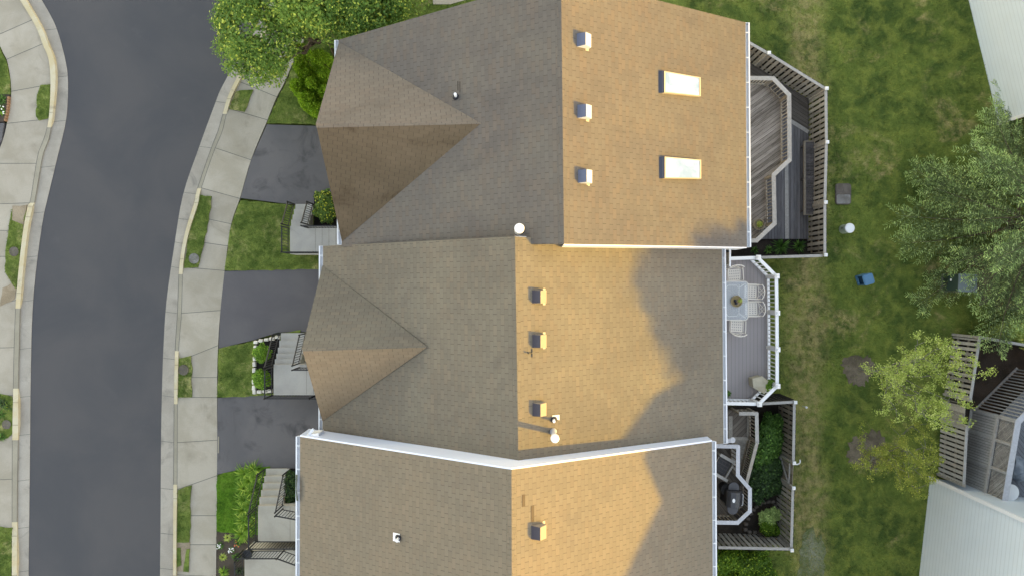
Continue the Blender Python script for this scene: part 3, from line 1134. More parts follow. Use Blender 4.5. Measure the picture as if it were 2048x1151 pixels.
def skylight(parent, p4, pl):
    """p4: pixels of the glass corners NW, NE, SE, SW"""
    n = pl[1]
    g = [hit(x, y, (pl[0] + n * 0.12, n)) for x, y in p4]
    base = [p - n * 0.13 for p in g]
    cen = sum(g, Vector()) / 4

    def grow(pts, k):
        return [cen + (p - cen) + (p - cen).normalized() * k for p in pts]
    out_t = grow(g, 0.06)
    mb = MB()
    ob = [p - n * 0.13 for p in out_t]
    for i in range(4):
        j = (i + 1) % 4
        mi = 1 if i == 3 else 0
        mb.face([out_t[i], out_t[j], g[j], g[i]], 0)
        mb.face([ob[i], ob[j], out_t[j], out_t[i]], mi)
        mb.face([g[i], g[j], g[j] - n * .02, g[i] - n * .02], 0)
    o = mb.build('skylight', [M['frame_tan'], M['frame_dark']], parent)
    mb = MB()
    mb.face([p - n * 0.012 for p in reversed(g)])
    po = mb.build('pane', M['sky_glass'], o)
    # dark head flashing on the uphill side and the stepped flashing along the foot
    mb = MB()
    a, b = ob[3], ob[0]
    d = (ob[0] - ob[1]).normalized()
    mb.hexa([a + n * .005, a + d * .13 + n * .005, b + d * .13 + n * .005, b + n * .005, a + n * .11, a + d * .05 + n * .09, b + d * .05 + n * .09, b + n * .11])
    mb.build('head_flashing', M['frame_dark'], o)
    a, b = ob[2], ob[3]
    sd = (ob[3] - ob[0]).normalized()
    for i in range(5):
        mb = MB()
        p = a.lerp(b, (i + .35) / 5) + sd * 0.1 + n * .006
        q = a.lerp(b, (i + .75) / 5) + sd * 0.1 + n * .006
        mb.bar(p, q, 0.018, 0.006, up=n)
        mb.build('step_flashing', M['flange_tan'], o)
    return o


def loose_shingle(parent, px, py, pl, w, l, mat):
    c = hit(px, py, pl)
    n = pl[1]
    el = Vector((0, 1, 0))
    ed = el.cross(n).normalized()
    q = basis_mb(c, ed, el, n)
    mb = MB()
    mb.hexa([q(-w, -l, .002), q(w, -l, .002), q(w, l, .002), q(-w, l, .002), q(-w, -l, .009), q(w, -l, .009), q(w, l, .009), q(-w, l, .009)])
    return mb.build('patch_shingle', mat, parent)


def house(label, name, Wn, Ws, Rn, Rs, En, Es, zr, ze, mat, gable=None, matg=None, matgs=None, tipdrop=0.0, ext_n=0.0, wall='siding_cream', front=True):
    Wn, Ws, En, Es = [P(x, y, ze) for x, y in (Wn, Ws, En, Es)]
    Rn, Rs = [P(x, y, zr) for x, y in (Rn, Rs)]
    base = Vector(((Wn.x + En.x) / 2, (Wn.y + Ws.y) / 2, 0))
    root = thing('townhouse', label, 'house', base, group='attached townhouses')
    up = Vector((0, 0, 1))
    th = up * 0.14
    mb = MB()
    upface(mb, [Wn, Ws, Rs, Rn])
    upface(mb, [Es, En, Rn, Rs])
    loop = [Wn, Ws, Rs, Es, En, Rn]
    for i in range(6):
        a, b = loop[i], loop[(i + 1) % 6]
        mb.face([a, a - th, b - th, b])
    mb.face([Wn - th, Rn - th, Rs - th, Ws - th])
    mb.face([Es - th, Rs - th, Rn - th, En - th])
    roof = mb.build('roof', mat, root)
    pw = plane_of(Wn, Ws, Rn)
    pe = plane_of(En, Es, Rn)
    # ridge cap: a run of folded shingles
    mb = MB()
    k = int((Rn - Rs).length / 0.14)
    dw = (Wn - Rn)
    dw = (dw - Vector((0, dw.y, 0))).normalized()
    de = (En - Rn)
    de = (de - Vector((0, de.y, 0))).normalized()
    for i in range(k):
        a, b = Rn.lerp(Rs, i / k), Rn.lerp(Rs, (i + 1.0) / k)
        ha, hb = 0.006 + .008, 0.006
        mb.face([a + up * ha, a + dw * .145 + up * ha, b + dw * .145 + up * hb, b + up * hb])
        mb.face([a + de * .145 + up * ha, a + up * ha, b + up * hb, b + de * .145 + up * hb])
        mb.face([a + dw * .145 + up * ha, a + up * ha, a + up * (hb - .004), a + dw * .145 + up * (hb - .004)])
        mb.face([a + up * ha, a + de * .145 + up * ha, a + de * .145 + up * (hb - .004), a + up * (hb - .004)])
    mb.build('ridge_cap', mat, roof)
    if gable:
        T, Mm, Nb, Sb = gable
        Vm = hit(*Mm, pw)
        T = P(T[0], T[1], Vm.z - tipdrop)
        T.y = T.y
        Nb, Sb = hit(*Nb, (pw[0], pw[1])), hit(*Sb, (pw[0], pw[1]))
        lift = up * 0.012
        mb = MB()
        upface(mb, [T + lift, Vm + lift, Nb + lift])
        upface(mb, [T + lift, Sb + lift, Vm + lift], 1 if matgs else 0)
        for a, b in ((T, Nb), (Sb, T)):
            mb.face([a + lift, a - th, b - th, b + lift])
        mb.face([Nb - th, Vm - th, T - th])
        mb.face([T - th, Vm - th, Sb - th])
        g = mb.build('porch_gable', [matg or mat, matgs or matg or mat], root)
        # valley / ridge lines of doubled shingle
        mb = MB()
        gs = (Sb - T).cross(Vm - T).normalized()
        gn = (Vm - T).cross(Nb - T).normalized()
        if gs.z < 0:
            gs = -gs
        if gn.z < 0:
            gn = -gn
        ax = (Vm - T).normalized()
        s1, s2 = gs.cross(ax).normalized(), gn.cross(ax).normalized()
        if s1.y > 0:
            s1 = -s1
        if s2.y < 0:
            s2 = -s2
        mb.face([T + lift * 1.6, T + s1 * .13 + lift * 1.6, Vm + s1 * .02 + lift * 1.6, Vm + lift * 1.6])
        mb.face([T + s2 * .13 + lift * 1.6, T + lift * 1.6, Vm + lift * 1.6, Vm + s2 * .02 + lift * 1.6])
        mb.build('ridge_cap', matg or mat, g)
        mb = MB()
        ins = Vector((0.28, 0, 0))
        mb.face([T + ins - th, Nb + ins - th, Sb + ins - th])
        mb.build('gable_wall', M[wall], root)
        for a, b in ((T, Nb), (T, Sb)):
            rake(root, a, b, 0.16, Vector((0.03, 0, 0)), th=1.0, drop=0.15)
    # walls, following the eaves and rakes a little inside them
    ins = 0.30
    ys = (max(Wn.y, En.y) - 0.05, min(Ws.y, Es.y) + 0.10)
    xw, xe = max(Wn.x, Ws.x) + ins, min(En.x, Es.x) - ins
    zb = -1.3

    def zt(x):
        if x < Rn.x:
            return ze + (zr - ze) * (x - Wn.x) / (Rn.x - Wn.x) - 0.15
        return ze + (zr - ze) * (En.x - x) / (En.x - Rn.x) - 0.15
    nw, nr_, ne = Wn.y - .08, Rn.y - .08, En.y - .08
    sw, sr, se = Ws.y + .08, Rs.y + .08, Es.y + .08
    mb = MB()
    for y0_, y1_, y2_, flip in ((nw, nr_, ne, True), (sw, sr, se, False)):
        for xa, ya, xb, yb in ((xw, y0_, Rn.x, y1_), (Rn.x, y1_, xe, y2_)):
            q = [(xa, ya, zb), (xb, yb, zb), (xb, yb, zt(xb)), (xa, ya, zt(xa))]
            mb.face(q[::-1] if flip else q)
    mb.face([(xw, nw, zb), (xw, sw, zb), (xw, sw, zt(xw)), (xw, nw, zt(xw))])
    mb.face([(xe, se, zb), (xe, ne, zb), (xe, ne, zt(xe)), (xe, se, zt(xe))])
    mb.build('wall', M[wall], root)
    return dict(root=root, roof=roof, pw=pw, pe=pe, Wn=Wn, Ws=Ws, Rn=Rn, Rs=Rs, En=En, Es=Es, xw=xw, xe=xe, ys=ys)


def opening(parent, x, y, z0, w, h, face, kind='window'):
    """window / door on a west (face=-1) or east (face=1) wall"""
    mb = MB()
    t = 0.06
    for dy in (-w / 2, w / 2):
        mb.box((x + face * .03, y + dy, z0 + h / 2), (t, 0.08, h + 0.08))
    for dz in (0, h):
        mb.box((x + face * .031, y, z0 + dz), (t, w - .082, 0.08))
    if kind == 'window':
        mb.box((x + face * .029, y, z0 + h / 2), (t - .01, w - .084, 0.05))
    f = mb.build('window' if kind == 'window' else kind, M['white'], parent)
    mb = MB()
    mb.box((x + face * .012, y, z0 + h / 2), (0.02, w - .09, h - .09))
    if kind == 'window' or kind == 'sliding_door':
        mb.build('pane', M['glass'], f)
    elif kind == 'garage_door':
        for i in range(4):
            mb.box((x + face * .03, y, z0 + h * (i + .5) / 4), (0.02, w - .1, h / 4 - .05))
        mb.build('door_panel', M['vinyl'], f)
    else:
        mb.box((x + face * .04, y - w * .32, z0 + h * .48), (0.05, 0.05, 0.05), 0, 1)
        mb.build('door_leaf', [M['door'], M['galv']], f)


# ---- the north unit
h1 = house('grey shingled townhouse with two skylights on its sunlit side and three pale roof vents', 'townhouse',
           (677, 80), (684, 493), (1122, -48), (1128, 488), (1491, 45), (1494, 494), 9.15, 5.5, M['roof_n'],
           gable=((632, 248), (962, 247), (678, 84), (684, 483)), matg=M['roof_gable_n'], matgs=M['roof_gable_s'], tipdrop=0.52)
r1 = h1['root']
gutter(r1, h1['Wn'], P(683, 489, 5.5), (-1, 0, 0))
gutter(r1, h1['En'], h1['Es'], (1, 0, 0))
rake(r1, h1['Rs'], h1['Es'], 1.15, Vector((0, -1, 0)), th=0.035)
rake(r1, h1['Rn'], h1['En'], 0.2, Vector((0, 1, 0)), th=0.03, drop=.15)
rake(r1, h1['Wn'], h1['Rn'], 0.2, Vector((0, 1, 0)), th=0.03, drop=.15)
for x, y in ((1165, 83), (1166, 225), (1167, 354)):
    roof_vent(r1, x, y, h1['pe'], 'vent_white')
skylight(r1, [(1331, 144), (1399, 156), (1399, 191), (1331, 184)], h1['pe'])
skylight(r1, [(1332, 315), (1400, 321), (1400, 356), (1332, 355)], h1['pe'])
pipe_vent(r1, 912, 194, h1['pw'], 0.32, None)
flue(r1, 1038, 462, h1['pw'], 0.95, 0.145)
dk = surf('patched_shingle', B(78, 72, 68), B(92, 86, 80), 2, 50, 0.95, 0.2, 0.2)
dk_e = surf('patched_shingle_brown', B(104, 92, 76), B(112, 100, 84), 2, 50, 0.95, 0.2, 0.2)
loose_shingle(r1, 1186, 463, h1['pe'], 0.045, 0.16, dk_e)
loose_shingle(r1, 1170, 335, h1['pe'], 0.05, 0.10, dk_e)
loose_shingle(r1, 916, 172, h1['pw'], 0.022, 0.15, dk)
loose_shingle(r1, 920, 174, h1['pw'], 0.02, 0.17, dk)

# ---- the middle unit
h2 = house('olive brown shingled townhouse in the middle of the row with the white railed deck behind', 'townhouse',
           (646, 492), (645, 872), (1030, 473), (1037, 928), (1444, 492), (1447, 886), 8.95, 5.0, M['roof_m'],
           gable=((604, 696), (855, 693), (645, 531), (645, 841)), matg=M['roof_m'], matgs=M['roof_gable_warm_light'])
r2 = h2['root']
gutter(r2, h2['Wn'], P(645, 866, 5.0), (-1, 0, 0))
gutter(r2, P(1443.5, 497, 5.0), h2['Es'], (1, 0, 0))
rake(r2, h2['Rn'], h2['Rn'].lerp(h2['En'], .2), 0.3, Vector((0, 1, 0)), th=0.03, drop=.15)
for x, y in ((1076, 593), (1076, 681), (1076, 817)):
    roof_vent(r2, x, y, h2['pe'], 'vent_tan', True)
pipe_vent(r2, 1107, 838, h2['pe'], 0.30, 'white')
flue(r2, 1106, 862, h2['pe'], 1.0, 0.125)
# little bent bracket on the sunny side
c = hit(1064, 705, h2['pe'])
mb = MB()
mb.bar(c + Vector((0, -.12, .02)), c + Vector((0, .12, .02)), 0.025, 0.03)
mb.bar(c + Vector((0, 0, .03)), c + Vector((-.11, .0, .16)), 0.025, 0.025)
mb.bar(c + Vector((-.11, 0, .16)), c + Vector((-.15, .04, .16)), 0.03, 0.03)
mb.build('bracket', M['dark'], r2)

# ---- the south unit
h3 = house('taupe shingled townhouse with a long white rake board and one roof vent', 'townhouse',
           (600, 872), (598, 1995), (1023, 938), (1027, 2281), (1424, 882), (1430, 1995), 9.8, 5.93, M['roof_s'])
r3 = h3['root']
gutter(r3, h3['Wn'], h3['Ws'], (-1, 0, 0))
gutter(r3, h3['En'], h3['Es'], (1, 0, 0))
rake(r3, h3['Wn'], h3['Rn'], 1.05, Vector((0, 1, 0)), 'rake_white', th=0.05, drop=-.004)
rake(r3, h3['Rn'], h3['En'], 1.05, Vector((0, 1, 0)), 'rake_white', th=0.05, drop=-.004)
roof_vent(r3, 1075, 1061, h3['pe'], 'vent_tan', True)
pipe_vent(r3, 797, 1074, h3['pw'], 0.28, 'white', sgn=-1)
loose_shingle(r3, 1047, 1000, h3['pe'], 0.05, 0.17, dk_e)
loose_shingle(r3, 1065, 1026, h3['pe'], 0.05, 0.23, dk_e)
# boxed eave return at the corner with the middle unit
c = P(622, 868, 5.9)
mb = MB()
mb.hexa([c + Vector(v) for v in ((-.16, -.10, -.5), (.30, -.12, -.5), (.30, .06, -.5), (-.16, .02, -.5), (-.16, -.08, 0), (.3, -.1, .16), (.3, .08, .16), (-.16, 0, 0))])
mb.bar(c + Vector((-.05, .02, .03)), c + Vector((.10, .20, .05)), 0.09, 0.07)
mb.build('eave_return', M['white'], r3)
# dark leaf flap hanging over the gutter
mb = MB()
a, b = P(593, 948, 5.93), P(594, 1000, 5.93)
pr = None
for i in range(9):
    t_ = i / 8
    q = a.lerp(b, t_)
    bow = math.sin(math.pi * t_) * 0.07
    cur = (q + Vector((0.06 - bow * .3, 0, .06 + bow)), q + Vector((-.03 + bow * .2, 0, -.02 + bow)))
    if pr:
        mb.face([pr[0], pr[1], cur[1], cur[0]])
        dn = Vector((0, 0, -.012))
        mb.face([pr[0] + dn, cur[0] + dn, cur[1] + dn, pr[1] + dn])
        mb.face([pr[1], pr[1] + dn, cur[1] + dn, cur[1]])
    pr = cur
mb.build('gutter_flap', M['transf'], r3)

# doors and windows under the eaves
for hh, gy_, dy in ((h1, 5.2, 1.3), (h2, -0.2, -4.2), (h3, -7.2, -9.6)):
    opening(hh['root'], hh['xw'], gy_, -0.05, 2.6, 2.2, -1, 'garage_door')
    opening(hh['root'], hh['xw'], dy, 1.1, 0.95, 2.05, -1, 'front_door')
    for k in (-0.9, 0.9):
        opening(hh['root'], hh['xw'], gy_ + k, 3.1, 0.95, 1.35, -1)
        opening(hh['root'], hh['xe'], (gy_ + dy) / 2 + k * 2.2, 3.3, 0.95, 1.35, 1)
    opening(hh['root'], hh['xe'], (gy_ + dy) / 2, 1.35, 1.8, 2.05, 1, 'sliding_door')

for y_ in (-13.2, -15.4, -18.6, -21.0):
    opening(r3, h3['xw'], y_, 3.1, 0.95, 1.35, -1)
    opening(r3, h3['xe'], y_, 3.3, 0.95, 1.35, 1)
opening(r3, h3['xw'], -17.0, -0.05, 2.6, 2.2, -1, 'garage_door')

# ------------------------------------------------------------------ neighbours across the lawn (pale lap siding)
def far_house(label, corner, wdir, edir, length, depth, prof, z_wall_n):
    """gabled rows whose west wall faces the lawn; prof = [(s, z)] roof outline along the wall"""
    root = thing('siding_house', label, 'house', corner, group='houses across the lawn')
    up = Vector((0, 0, 1))

    def W(s, d, z):
        p = corner + wdir * s + edir * d
        return Vector((p.x, p.y, z))
    zb = ZB - 0.25
    inner = [(max(0.0, min(length, s)), z - 0.2) for s, z in prof]
    mb = MB()
    n = len(inner)
    for d in (0.0, depth):
        for (s0, z0), (s1, z1) in zip(inner, inner[1:]):
            if s1 - s0 < 1e-4:
                continue
            q = [W(s0, d, zb), W(s1, d, zb), W(s1, d, z1), W(s0, d, z0)]
            if d == 0.0:
                q.reverse()
            mb.face(q)
    for s, z in (inner[0], inner[-1]):
        mb.face([W(s, 0, zb), W(s, depth, zb), W(s, depth, z), W(s, 0, z)])
    mb.build('wall', M['siding_grey'], root)
    for s in (0.0, length):
        mb = MB()
        sg = -1 if s == 0 else 1
        c = W(s, 0, 0) + wdir * sg * .012 - edir * .012
        top = inner[0][1] if s == 0 else inner[-1][1]
        mb.box((c.x, c.y, (zb + top) / 2), (0.13, 0.13, top - zb), math.atan2(edir.y, edir.x))
        mb.build('corner_board', M['white'], root)
    mb = MB()
    for (s0, z0), (s1, z1) in zip(prof, prof[1:]):
        a, b, c, d = W(s0, -.35, z0), W(s1, -.35, z1), W(s1, depth + .35, z1), W(s0, depth + .35, z0)
        upface(mb, [a, b, c, d])
        t_ = up * .16
        mb.face([a - t_, d - t_, c - t_, b - t_])
        mb.face([a, a - t_, b - t_, b])
        mb.face([c, c - t_, d - t_, d])
    for s, z in (prof[0], prof[-1]):
        a, b = W(s, -.35, z), W(s, depth + .35, z)
        mb.face([a, b, b - up * .16, a - up * .16])
    mb.build('roof', M['roof_far'], root)
    return root, W


cA = P(1860, 955, ZB)
wd = (P(1838, 1151, ZB) - cA).normalized()
ed = Vector((-wd.y, wd.x, 0))
fh1, FW1 = far_house('pale lap sided house at the lower right with a raised deck on its side', cA, wd, ed, 13.0, 11.0,
                     [(-0.35, 9.45), (1.6, 10.5), (2.85, 9.95), (6.0, 11.2), (9.4, 9.6), (13.3, 8.0)], 9)
cB = P(1997, 247, ZB)
wd2 = (P(1937, 0, ZB) - cB).normalized()
ed2 = Vector((wd2.y, -wd2.x, 0))
fh2, FW2 = far_house('pale grey lap sided house beyond the big spruce', cB, wd2, ed2, 15.0, 10.0,
                     [(-0.35, 6.6), (7.5, 9.2), (15.3, 6.6)], 7)
for root, W in ((fh1, FW1), (fh2, FW2)):
    pass
# ------------------------------------------------------------------ entry stoops with iron railings
def iron_rail(parent, pts, h=0.9, sp=0.115, name='railing', posts=True):
    """pts: foot points along the edge (3-D)"""
    mb = MB()
    up = Vector((0, 0, 1))
    pts = [Vector(p) for p in pts]
    for i, (a, b) in enumerate(zip(pts, pts[1:])):
        mb.bar(a + up * h, b + up * h, 0.045, 0.03)
        mb.bar(a + up * .12, b + up * .12, 0.028, 0.022)
        n = max(1, int((b - a).length / sp))
        for k in range(1, n):
            q = a.lerp(b, k / n)
            mb.bar(q + up * .12, q + up * (h - .01), 0.016, 0.016, up=(1, 0, 0))
    for p in pts:
        mb.bar(p - up * .02, p + up * (h + .05), 0.042, 0.042, up=(1, 0, 0))
        mb.lathe([(0.03, 0), (0.034, .03), (0.012, .06)], p + up * (h + .05), 8)
    return mb.build(name, M['black'], parent)


def stoop(label, x0, x1, ys, ztop, yend, xin, mat, rise0):
    """stairs climbing towards the image bottom, then a landing; arguments in world x and pixel rows"""
    n = len(ys) - 1
    dz = ztop / (n + 1)
    wy = []
    for i, y in enumerate(ys):
        z = min(dz * (i + 1), ztop)
        wy.append(-(y - CY) / F * (H - z))
    ye = -(yend - CY) / F * (H - ztop)
    root = thing('entry_steps', label, 'steps', ((x0 + x1) / 2, wy[0], 0), group='concrete entry steps of the townhouses')
    for i in range(n):
        mb = MB()
        z = dz * (i + 1)
        mb.prism([(x0, wy[i] + .02), (x1, wy[i] + .02), (x1, wy[i + 1] + .001), (x0, wy[i + 1] + .001)], 0.0, z - .03)
        mb.prism([(x0 - .012, wy[i] + .035), (x1 + .012, wy[i] + .035), (x1 + .012, wy[i + 1] + .001), (x0 - .012, wy[i + 1] + .001)], z - .03, z, bottom=True)
        mb.build('step', M[mat], root)
    mb = MB()
    mb.prism([(x0, wy[-1]), (xin, wy[-1]), (xin, ye), (x0, ye)], 0.0, ztop)
    mb.build('landing', M[mat], root)
    mb = MB()
    xs = x1 + 0.05
    for i in range(5):
        xx = xs + 0.28 * (i + 1)
        mb.bar((xx, wy[-1] - .05, ztop + .001), (xx, ye + .03, ztop + .001), 0.008, 0.003)
    mb.build('landing_joint', M['joint'], root)
    return root, wy, ye


s1, wy, ye = stoop('five grey concrete entry steps with black railings beside the lawn of the skylight townhouse', -9.13, -8.42, [410, 420, 431, 441, 452], 0.92, 508, -6.2, 'stoop', 0.18)
iron_rail(s1, [(-9.17, wy[0] + .02, .18), (-9.17, wy[-1], .92)])
iron_rail(s1, [(-9.17, wy[-1] - .1, .92), (-9.17, ye + .03, .92), (-7.9, ye + .03, .92), (-7.3, ye + .03, .92)])
iron_rail(s1, [(-8.38, wy[0] + .02, .18), (-8.38, wy[-1] + .05, .92)])
iron_rail(s1, [(-8.38, wy[-1] - .08, .92), (-6.4, wy[-1] - .08, .92)])
s2, wy, ye = stoop('grey concrete entry steps with black railings beside the white edged shrub bed', -9.75, -8.73, [667, 682, 696, 708, 719, 728], 1.08, 790, -6.3, 'stoop', 0.18)
iron_rail(s2, [(-9.79, wy[0] + .02, .18), (-9.79, wy[-1], 1.08)])
iron_rail(s2, [(-9.79, wy[-1] - .1, 1.08), (-9.79, ye + .02, 1.08), (-8.0, ye + .02, 1.08)])
iron_rail(s2, [(-8.0, ye + .02, 1.08), (-6.5, ye - .15, 1.08)])
iron_rail(s2, [(-8.69, wy[0] + .02, .18), (-8.69, wy[-1] + .05, 1.08)])
iron_rail(s2, [(-8.69, wy[-1] - .12, 1.08), (-6.6, wy[-1] - .12, 1.08)])
s3, wy, ye = stoop('tan concrete entry steps with black railings beside the strappy leaved plants', -10.38, -9.40, [938, 953, 967, 981, 995, 1010], 1.1, 1081, -7.0, 'stoop_warm', 0.18)
iron_rail(s3, [(-10.42, wy[0] + .02, .18), (-10.42, wy[-1], 1.1)])
iron_rail(s3, [(-10.42, wy[-1] - .1, 1.1), (-10.42, ye + .02, 1.1), (-8.6, ye + .02, 1.1), (-7.4, ye - .25, 1.1)])
iron_rail(s3, [(-9.36, wy[0] + .02, .18), (-9.36, wy[-1] + .02, 1.1)])
iron_rail(s3, [(-9.36, wy[-1] - .12, 1.1), (-7.6, wy[-1] - .45, 1.1)])
# landing of the next home down the row
y0, y1 = P(0, 1100, 1.1).y, P(0, 1230, 1.1).y
s4 = thing('entry_landing', 'tan concrete landing with a dark pot at the bottom edge of the photo', 'steps', (-9.5, y0, 0), group='concrete entry steps of the townhouses')
mb = MB()
mb.prism([(-10.93, y0), (-7.0, y0), (-7.0, y1), (-10.93, y1)], 0, 1.1)
mb.build('landing', M['stoop_warm'], s4)
iron_rail(s4, [(-10.97, y0 - .1, 1.1), (-10.97, y1, 1.1)])
iron_rail(s4, [(-10.97, y0 + .03, 1.1), (-9.3, y0 + .03, 1.1), (-7.5, y0 - .62, 1.1)])
c = P(500, 1102, 1.1)
o = MB()
o.lathe([(0.12, 0), (0.19, .25), (0.2, .33), (0.175, .33), (0.165, .27), (0.02, .26)], c, 20)
tag(o.build('flower_pot', M['dark'], None, smooth=False), 'empty dark round pot in the corner of the bottom landing', 'pot')

# white edging stones round the shrub bed
r = random.Random(4)
gname = 'pale stones edging the shrub bed'
pts = [(511, 684), (521, 681), (532, 679), (543, 677), (554, 674), (510, 695), (509, 706), (508.5, 717), (508, 728), (507.5, 740), (507, 752), (506.5, 763), (507, 775), (508, 783), (518, 783), (529, 782), (539, 781)]
for i, (x, y) in enumerate(pts):
    mb = MB()
    horiz = i < 5 or i > 13
    w, d = (0.215, 0.15) if horiz else (0.155, 0.215)
    c = P(x, y, 0.2)
    k = r.uniform(.9, 1.06)
    mb.box((c.x, c.y, .13), (w * k, d * k, .16), r.uniform(-.08, .08), taper=.86)
    o = mb.build('edging_stone', M['stone'], None, bevel=0.025)
    tag(o, 'pale rounded stone in the low border around the two round shrubs', 'stone', gname)

# ------------------------------------------------------------------ wooden fences
def board_fence(label, px, posts_at=None, caps=True, zt=None, z0=None, flip=False, matp='wood_grey', spacing=0.205, bw=0.135, name='wooden_fence', cap_rail=True, group='weathered board fences'):
    """px: pixels of the top edge"""
    zt = (ZB + 1.72) if zt is None else zt
    z0 = ZB if z0 is None else z0
    pts = [P(x, y, zt) for x, y in px]
    root = thing(name, label, 'fence', (pts[0].x, pts[0].y, z0), group=group)
    for a, b in zip(pts, pts[1:]):
        d = (b - a)
        L_ = d.length
        d.normalize()
        mb = MB()
        n = max(1, int(L_ / spacing))
        rr = random.Random(int(L_ * 1000))
        s = L_ / n
        for k in range(n):
            q = a + d * (s * (k + .5))
            top = zt - .05 + rr.uniform(-.015, .01)
            t_ = rr.uniform(-.012, .012)
            mb.bar((q.x + d.x * t_, q.y + d.y * t_, z0 + .05), (q.x, q.y, top), bw, 0.02, up=(-d.y, d.x, 0))
        mb.build('board_panel', M[matp], root)
        # second skin on the far side of the rails, standing for the darkness in the gaps
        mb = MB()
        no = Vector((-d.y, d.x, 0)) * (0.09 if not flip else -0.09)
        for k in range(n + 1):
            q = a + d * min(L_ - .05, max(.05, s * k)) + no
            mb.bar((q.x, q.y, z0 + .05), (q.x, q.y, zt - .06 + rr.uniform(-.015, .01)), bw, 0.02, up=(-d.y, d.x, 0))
        mb.build('gap_shade_panel', M['wood_gap_shade'], root)
        nr = Vector((-d.y, d.x, 0)) * (0.045 if not flip else -0.045)
        mb = MB()
        for z in (z0 + .35, z0 + 1.05):
            mb.bar(a + nr + Vector((0, 0, z - zt)), b + nr + Vector((0, 0, z - zt)), 0.045, 0.09)
        mb.build('rail', M['wood_brown'], root)
        if cap_rail:
            mb = MB()
            mb.bar(a + Vector((0, 0, -.02)), b + Vector((0, 0, -.02)), 0.11, 0.035)
            mb.build('cap_rail', M['wood_pale'], root)
    for x, y in (posts_at or []):
        p = P(x, y, zt)
        mb = MB()
        mb.box((p.x, p.y, (z0 - .05 + zt + .05) / 2), (.1, .1, zt + .05 - z0 + .05))
        o = mb.build('post', M['wood_grey'], root)
        if caps:
            mb = MB()
            mb.box((p.x, p.y, zt + .075), (.135, .135, .05))
            mb.box((p.x, p.y, zt + .115), (.115, .115, .03), taper=.3)
            mb.build('post_cap', M['vinyl'], o)
    return root


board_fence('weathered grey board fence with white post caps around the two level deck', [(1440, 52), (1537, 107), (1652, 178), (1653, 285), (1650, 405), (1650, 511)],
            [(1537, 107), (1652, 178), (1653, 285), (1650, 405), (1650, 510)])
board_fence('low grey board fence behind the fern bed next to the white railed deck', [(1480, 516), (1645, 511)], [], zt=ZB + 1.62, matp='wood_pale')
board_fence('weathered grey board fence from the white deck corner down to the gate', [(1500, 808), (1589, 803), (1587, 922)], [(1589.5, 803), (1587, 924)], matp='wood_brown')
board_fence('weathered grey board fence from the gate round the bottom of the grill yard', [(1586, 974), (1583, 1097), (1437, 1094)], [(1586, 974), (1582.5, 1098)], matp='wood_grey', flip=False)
# gate
zt = ZB + 1.62
a, b = P(1587, 929, zt), P(1585, 969, zt)
g = thing('wooden_gate', 'weathered wooden gate with a diagonal brace in the fence of the grill yard', 'gate', (a.x, a.y, ZB))
d = (b - a).normalized()
nrm = Vector((-d.y, d.x, 0))
mb = MB()
n = 6
for k in range(n):
    q = a.lerp(b, (k + .5) / n)
    mb.bar((q.x, q.y, ZB + .08), (q.x, q.y, zt - .02), 0.125, 0.02, up=nrm)
mb.build('board_panel', M['wood_brown'], g)
mb = MB()
for s in (1,):
    o_ = -nrm * 0.05
    for z in (ZB + .3, ZB + 1.35):
        mb.bar((a.x + o_.x, a.y + o_.y, z), (b.x + o_.x, b.y + o_.y, z), 0.09, 0.04, up=nrm)
    mb.bar((a.x + o_.x, a.y + o_.y, ZB + .36), (b.x + o_.x, b.y + o_.y, ZB + 1.3), 0.09, 0.036, up=nrm)
mb.build('gate_brace', M['wood_pale'], g)
mb = MB()
q = a.lerp(b, .15)
mb.bar((q.x + .03, q.y, zt - .3), (q.x + .03, q.y - .12, zt - .3), .03, .05)
mb.build('latch', M['dark'], g)

# garden hose hook and little stake light beside the fence posts
c = P(1600, 926, ZB + .9)
mb = MB()
pp = [c + Vector((math.cos(t_) * .17 - .08, math.sin(t_) * .13 + .08, -.02 * k)) for k, t_ in enumerate(np.linspace(-2.6, .2, 12))]
mb.tube(pp, 0.028, 8)
o = mb.build('curved_hook', M['vinyl'])
tag(o, 'white curved hook sticking out of the fence post at the gate', 'hook')
c = P(1605, 811, ZB)
mb = MB()
mb.tube([c, c + Vector((0.03, 0, .3))], 0.012, 8)
mb.lathe([(0.02, 0), (.045, .02), (.045, .07), (.01, .1)], c + Vector((0.03, 0, .28)), 10)
o = mb.build('stake_light', M['vinyl'])
tag(o, 'small white garden stake light in the grass by the fence corner', 'garden light')

# ------------------------------------------------------------------ decks
def timber_rail(root, path, z, h=0.9, cap='wood_pale', capw=0.17, sp=0.14, matb='wood_brown', post=True, name='railing'):
    """path: foot points in world xy (z may be per point)"""
    pts = [Vector((p[0], p[1], p[2] if len(p) > 2 else z)) for p in path]
    up = Vector((0, 0, 1))
    mbc, mbb = MB(), MB()
    ic = 0
    for a, b in zip(pts, pts[1:]):
        d = b - a
        dl = d.length
        lift = up * (h + .004 * (ic % 2))
        ic += 1
        mbc.bar(a + lift, b + lift, capw, 0.035, ext=capw * .3)
        mbb.bar(a + up * (h - .09), b + up * (h - .09), 0.04, 0.085)
        mbb.bar(a + up * .1, b + up * .1, 0.04, 0.085)
        n = max(1, int(dl / sp))
        for k in range(n):
            q = a.lerp(b, (k + .5) / n)
            mbb.bar(q + up * .02, q + up * (h - .05), 0.038, 0.038, up=(d.x, d.y, 0))
    for p in pts:
        mbp = MB()
        mbp.box((p.x, p.y, p.z + h / 2 - .1), (.09, .09, h + .13))
        mbp.build('post', M[matb], root)
    r_ = mbb.build(name, M[matb], root)
    mbc.build('cap_rail', M[cap], r_)
    return r_


def px_path(px, ztop, zfoot):
    return [(P(x, y, ztop).x, P(x, y, ztop).y, zfoot) for x, y in px]


